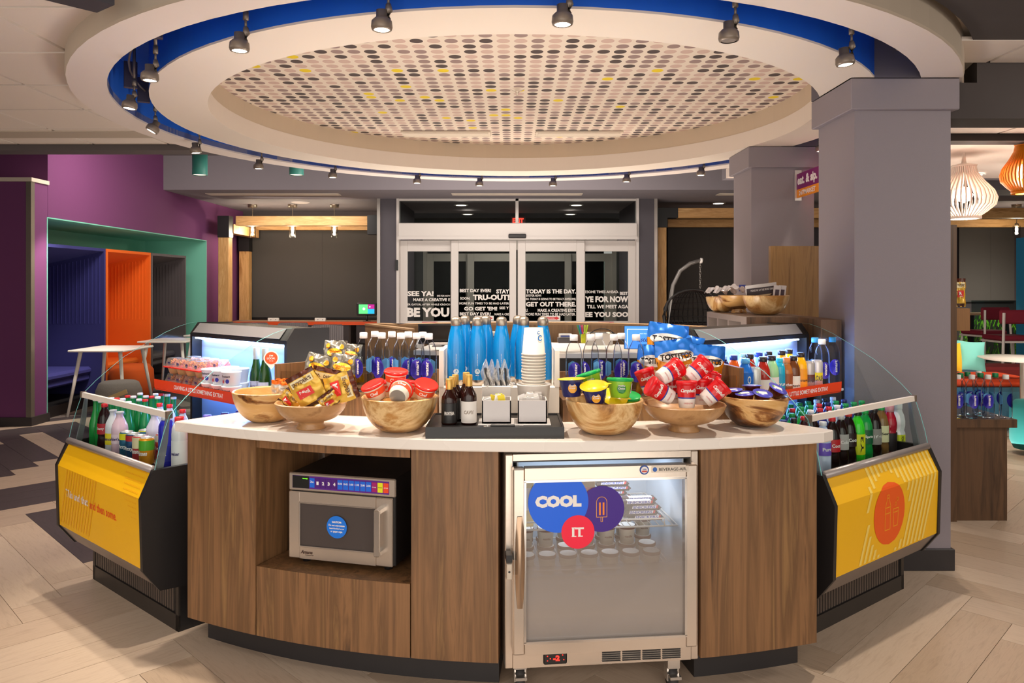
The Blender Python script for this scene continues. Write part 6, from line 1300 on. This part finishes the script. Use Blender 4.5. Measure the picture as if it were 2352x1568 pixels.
P = [at(px, py, Y) for px, py in ((1536, 860), (1536, 760), (1538, 700), (1546, 655), (1562, 622), (1585, 605), (1608, 598))]; b = MB(); b.tube(P, .028, 10); b.build('stand', mat('8a8683', .35, .5), t)
b = MB(); b.tube([P[-1], tuple(Vector(P[-1])+Vector((.03, 0, -.005)))], .038, 10); b.build('end_cap', WHITEV, t)
b = MB(); zt = P[-1][2]-.04; x0 = P[-1][0]
k = 0
while zt-k*.045 > py_z(664, Y): z = zt-k*.045; b.tube([(x0+(.012*math.cos(q*PI/4) if k % 2 else 0), Y+(0 if k % 2 else .012*math.cos(q*PI/4)), z+.026*math.sin(q*PI/4)) for q in range(9)], .004, 5); k += 1
b.build('chain', mat('b8b2ac', .3, .7), t)
cx_, cz_ = px_x(1592, Y), py_z(725, Y); b = MB()
def eg(a, e): rr = math.cos(e); return (cx_+.40*rr*math.cos(a), Y+.38*rr*math.sin(a), cz_+.36*math.sin(e))
for i in range(18): a = PI*.02+i*PI*1.0/17; b.tube([eg(a, e) for e in [rad(-80+j*17) for j in range(11)]], .008, 5)
for j in range(10): e = rad(-68+j*16); b.tube([eg(a, e) for a in [i*PI/14 for i in range(15)]], .008, 5)
b.build('woven_shell', mat('171415', .5), t, kind='stuff')
b = MB(); b.tube([(cx_+.42*math.cos(q*PI/12), Y-.02, cz_+.37*math.sin(q*PI/12)) for q in range(25)], .018, 8); b.build('rim', mat('1d1a1a', .5), t)
b = MB(); b.lathe([(0, 0), (.25, .01), (.32, .08), (.28, .12), (0, .14)], 20, (cx_, Y, cz_-.34)); b.build('seat_cushion', mat('d8452a', .8), t)
b = MB(); b.tube([(px_x(1536, Y), Y, .03), (cx_+.4, Y, .03)], .03, 8); b.lathe([(.5, 0), (.5, .03), (0, .04)], 24, (cx_-.1, Y, 0)); b.build('base', mat('8a8683', .4, .5), t)
# ---------------------------------------------------------------- right: gondola, lounge
t = thing('gondola_cabinet', 'dark walnut shelving cabinet right of the near column with water bottles on top', 'cabinet'); GW = wood(['33200f', '5f4229', '4a321d'], sc=(9, 9, .7), rough=.5, dist=.8, seed=8)
Y = 4.65; b = MB(); b.box(px_x(2176, Y), px_x(2318, Y), Y+.02, Y+.6, .0, .575); b.build('body', GW, t); b = MB(); b.box(px_x(2194, Y), px_x(2337, Y), Y, Y+.62, .575, .627, .002); b.build('top', GW, t); b = MB(); b.box(px_x(2318, Y), px_x(2328, Y), Y+.06, Y+.55, .0, .37); b.build('side_plinth', GW, t)
b = MB(); b.box(px_x(2176, Y), px_x(2197, Y), Y-.004, Y+.6, 0, py_z(516, Y)); b.build('upright', GW, t)
b = MB(); b.box(px_x(2197, Y), px_x(2233, Y), Y+.02, Y+.5, py_z(760, Y), py_z(708, Y), .002); b.build('shelf_box', wood(['6a4525', '8f6438', '7a5430'], sc=(9, 9, .7), seed=9), t)
t = bag(2204, 672, Y+.12, .07, .18, 0, 0, 'snack_bag', 'tall brown snack bag on the small wall shelf', None, 'pretzel')
for i, (px, dy, cap) in enumerate(((2200, .05, 'efece8'), (2232, .05, 'efece8'), (2269, .05, 'efece8'), (2310, .05, 'efece8'), (2206, .14, '14804a'), (2222, .20, '14804a'), (2252, .14, '14804a'), (2286, .14, '14804a'), (2248, .24, 'efece8'))):
    water((px_x(px, Y+dy), Y+dy, .6275), face_cam(px, 1)*0+rad(-25), 'clear water bottle with %s cap on the walnut cabinet, %s' % ('white' if cap[0] == 'e' else 'green', ['first in front', 'second in front', 'third in front', 'rightmost in front', 'second row left', 'third row left', 'second row middle', 'second row right', 'last row'][i]), 'water bottles on the walnut cabinet', cap=cap, h=.268, r=.036, turn=[0, .3, 0, 2][i % 4])
def onion(px, py0, py1, Y, R, col, emit, label):
    x, y, zb = at(px, py1, Y); H = (py1-py0)/F*Y; t = thing('slatted_pendant', label, 'pendant lamp', (x, y, zb)); pr = [(.52, 0), (.5, .05), (.7, .13), (.95, .25), (1, .38), (.9, .52), (.62, .70), (.42, .86), (.36, 1)]
    M_ = mat(col, .5)
    for i in range(40):
        a = 2*PI*i/40; d = .006; b = MB(); V = []
        for r_, z in pr:
            for s_ in (-1, 1): V.append((R*r_*math.cos(a)-s_*d*math.sin(a), R*r_*math.sin(a)+s_*d*math.cos(a), z*H))
            for s_ in (-1, 1): V.append(((R*r_-.03)*math.cos(a)-s_*d*math.sin(a), (R*r_-.03)*math.sin(a)+s_*d*math.cos(a), z*H))
        for j in range(len(pr)-1):
            q = j*4; b.f += [[q, q+1, q+5, q+4], [q+2, q+6, q+7, q+3], [q, q+4, q+6, q+2], [q+1, q+3, q+7, q+5]]; b.m += [0]*4; b.sm += [False]*4
        b.v = V; b.build('slat', M_, t)
    b = MB(); b.lathe([(R*.5, 0), (R*.53, .0), (R*.53, .02), (R*.5, .02)], 30); b.build('bottom_ring', M_, t); b = MB(); b.lathe([(0, H*.97), (R*.38, H*.97), (R*.4, H), (.02, H+.02), (.01, 2.6-zb)], 24); b.build('top_cap', M_, t)
    b = MB(); b.lathe([(0, H*.3), (.06, H*.36), (.07, H*.45), (.04, H*.58), (0, H*.6)], 16); b.build('bulb', mat('fff0dc', .4, emit=emit), t); light('POINT', 'lounge_lamp', (x, y, zb+H*.15), 22, (1, .86, .72), .06)
onion(2214, 380, 503, 6.6, .255, 'efe2d6', 10, 'white slatted onion-shaped pendant lamp behind the near column'); onion(2352, 331, 445, 5.9, .165, 'f08a10', 14, 'orange slatted onion-shaped pendant lamp at the right edge')
# window with planting
t = thing('planting', 'green grassy planting outside the lounge window', 'plants', (0, 0, 0)); gm = [mat('3a7a1c', .6), mat('7ac02c', .6), mat('24501a', .6)]; b = MB()
for i in range(700):
    x = prnd.uniform(7.3, 9.2); y = prnd.uniform(12.9, 13.6); z = prnd.uniform(.05, .85); b.mi = prnd.randrange(3); a = prnd.uniform(-.6, .6); h = prnd.uniform(.08, .2); b.add([(x, y, z), (x+.03, y+.01, z), (x+.015+a*h, y-.03, z+h)], [(0, 1, 2)])
b.build('leaves', gm, t, kind='stuff')
light('AREA', 'planting_fill', (8.5, 12.5, 1.5), 25, (1, .95, .8), .8, .4, target=(8.3, 13.2, .4))  # added area fill to brighten the leaves, no lamp stands here
b = MB(); b.box(px_x(2232, 12.6), px_x(2345, 12.6), 12.6, 12.61, .12, 1.2); struct('window_1', b, pane('c8d0cc', .8))
b = MB(); b.box(8.02, 8.2, 11.0, 12.05, 0, 2.2); struct('trim_9', b, mat('2c8fc0', .6))
WS = mat('d8cfc8', .4)
def stool(px, Y, rz, label):
    t = thing('bar_stool', label, 'stool', (px_x(px, Y), Y, 0), rz, 'maroon bar stools by the lounge window'); MR = mat('7a1228', .8)
    b = MB(); b.box(-.23, .23, -.22, .2, .70, .77, .02); b.build('seat', MR, t); b = MB(); b.box(-.25, .25, -.25, -.20, .93, 1.12, .02); b.build('backrest', MR, t)
    for sx in (-1, 1):
        b = MB(); b.bar((sx*.26, -.30, 0), (sx*.21, -.26, 1.08), .028, .028); b.build('leg', WS, t); b = MB(); b.bar((sx*.26, .24, 0), (sx*.2, .18, .72), .028, .028); b.build('leg', WS, t)
    b = MB(); b.box(-.24, .24, -.25, .2, .675, .70); b.build('seat_frame', WS, t); b = MB(); b.bar((-.25, -.27, .3), (.25, -.27, .3), .016, .016); b.bar((-.25, .22, .22), (.25, .22, .22), .016, .016); b.bar((-.25, -.27, .3), (-.25, .22, .22), .016, .016); b.bar((.25, -.27, .3), (.25, .22, .22), .016, .016); b.build('footrest', mat('b8b0a8', .3, .6), t)
stool(2313, 10.4, 0, 'maroon bar stool with white frame, nearer and to the right'); stool(2258, 11.6, .2, 'maroon bar stool with white frame, farther and to the left')
t = thing('bar_table', 'narrow high counter along the lounge window behind the stools', 'table'); Y = 11.9; b = MB(); b.box(px_x(2225, Y), 8.0, Y, Y+.4, .98, 1.01); b.build('top', mat('a98a68', .5), t); b = MB(); b.box(px_x(2322, Y), px_x(2329, Y), Y+.1, Y+.2, 0, .98); b.box(px_x(2240, Y), px_x(2246, Y), Y+.1, Y+.2, 0, .98); b.build('leg', BLK, t)
t = thing('round_table', 'white round pedestal table in the lounge', 'table', (px_x(2352, 7.4), 7.4, 0)); b = MB(); b.lathe([(0, .715), (.34, .72), (.39, .735), (.39, .742), (0, .744)], 36); b.build('tabletop', WT, t); b = MB(); b.lathe([(0, 0), (.28, 0), (.28, .012), (.035, .03), (.035, .72)], 20); b.build('pedestal', mat('b8b0a8', .3, .7), t)
t = thing('sofa', 'long lounge sofa with orange and blue upholstery behind the bottles', 'sofa', (5.0, 7.9, 0)); SB = mat('4a7c8c', .9, bump=.6, bs=120)
b = MB(); b.box(-.9, .55, -.3, .5, .05, .42, .04); b.build('seat_base', SB, t); b = MB(); b.box(-.9, .35, -.25, .45, .42, .50, .03); b.build('seat_cushion', mat('d8481c', .85), t); b = MB(); b.box(-.9, .20, .42, .62, .3, .80, .05); b.build('backrest', mat('3a6a7c', .9, bump=.6, bs=120), t)
b = MB(); b.box(-.9, -.8, -.3, .6, 0, .6, .03); b.build('arm', SB, t)
t = thing('bench', 'dark red upholstered bench behind the round table', 'bench', (6.3, 9.3, 0)); b = MB(); b.box(-.9, .9, -.25, .25, .32, .47, .03); b.build('seat', mat('7a2020', .85), t); b = MB(); b.box(-.85, .85, -.2, .2, 0, .32); b.build('base', BLK, t)
def pillow(px, py, Y, w_, h, col, rot, label):
    t = thing('pillow', label, 'pillow', (0, 0, 0)); b = MB()
    for s_ in (-1, 1): b.grid(lambda u, v: ((u-.5)*w_*(1-.08*math.sin(PI*v)), s_*.075*(max(0, math.sin(PI*u)*math.sin(PI*v)))**.5, (v-.5)*h*(1-.08*math.sin(PI*u))), 12, 12)
    b.build('cover', mat(col, .85, bump=.3, bs=300), t); t.matrix_world = Matrix.Translation(at(px, py, Y)) @ Matrix.Rotation(rot, 4, 'Y') @ Matrix.Rotation(-.2, 4, 'X')
pillow(2230, 817, 7.75, .30, .31, '7ed0c4', .08, 'light teal square pillow leaning on the sofa'); pillow(2190, 820, 7.7, .16, .30, 'f0b820', .05, 'yellow pillow half hidden behind the walnut upright')
t = thing('lounge_chair', 'teal rounded lounge chair at the right edge', 'chair', (px_x(2372, 6.5), 6.5, 0)); b = MB(); b.lathe([(0, .05), (.14, .05), (.17, .12), (.17, .40), (.13, .46), (0, .47)], 28); b.build('seat', mat('0c6c6a', .85), t); b = MB(); b.lathe([(.03, 0), (.03, .05)], 10); b.build('foot', BLK, t)
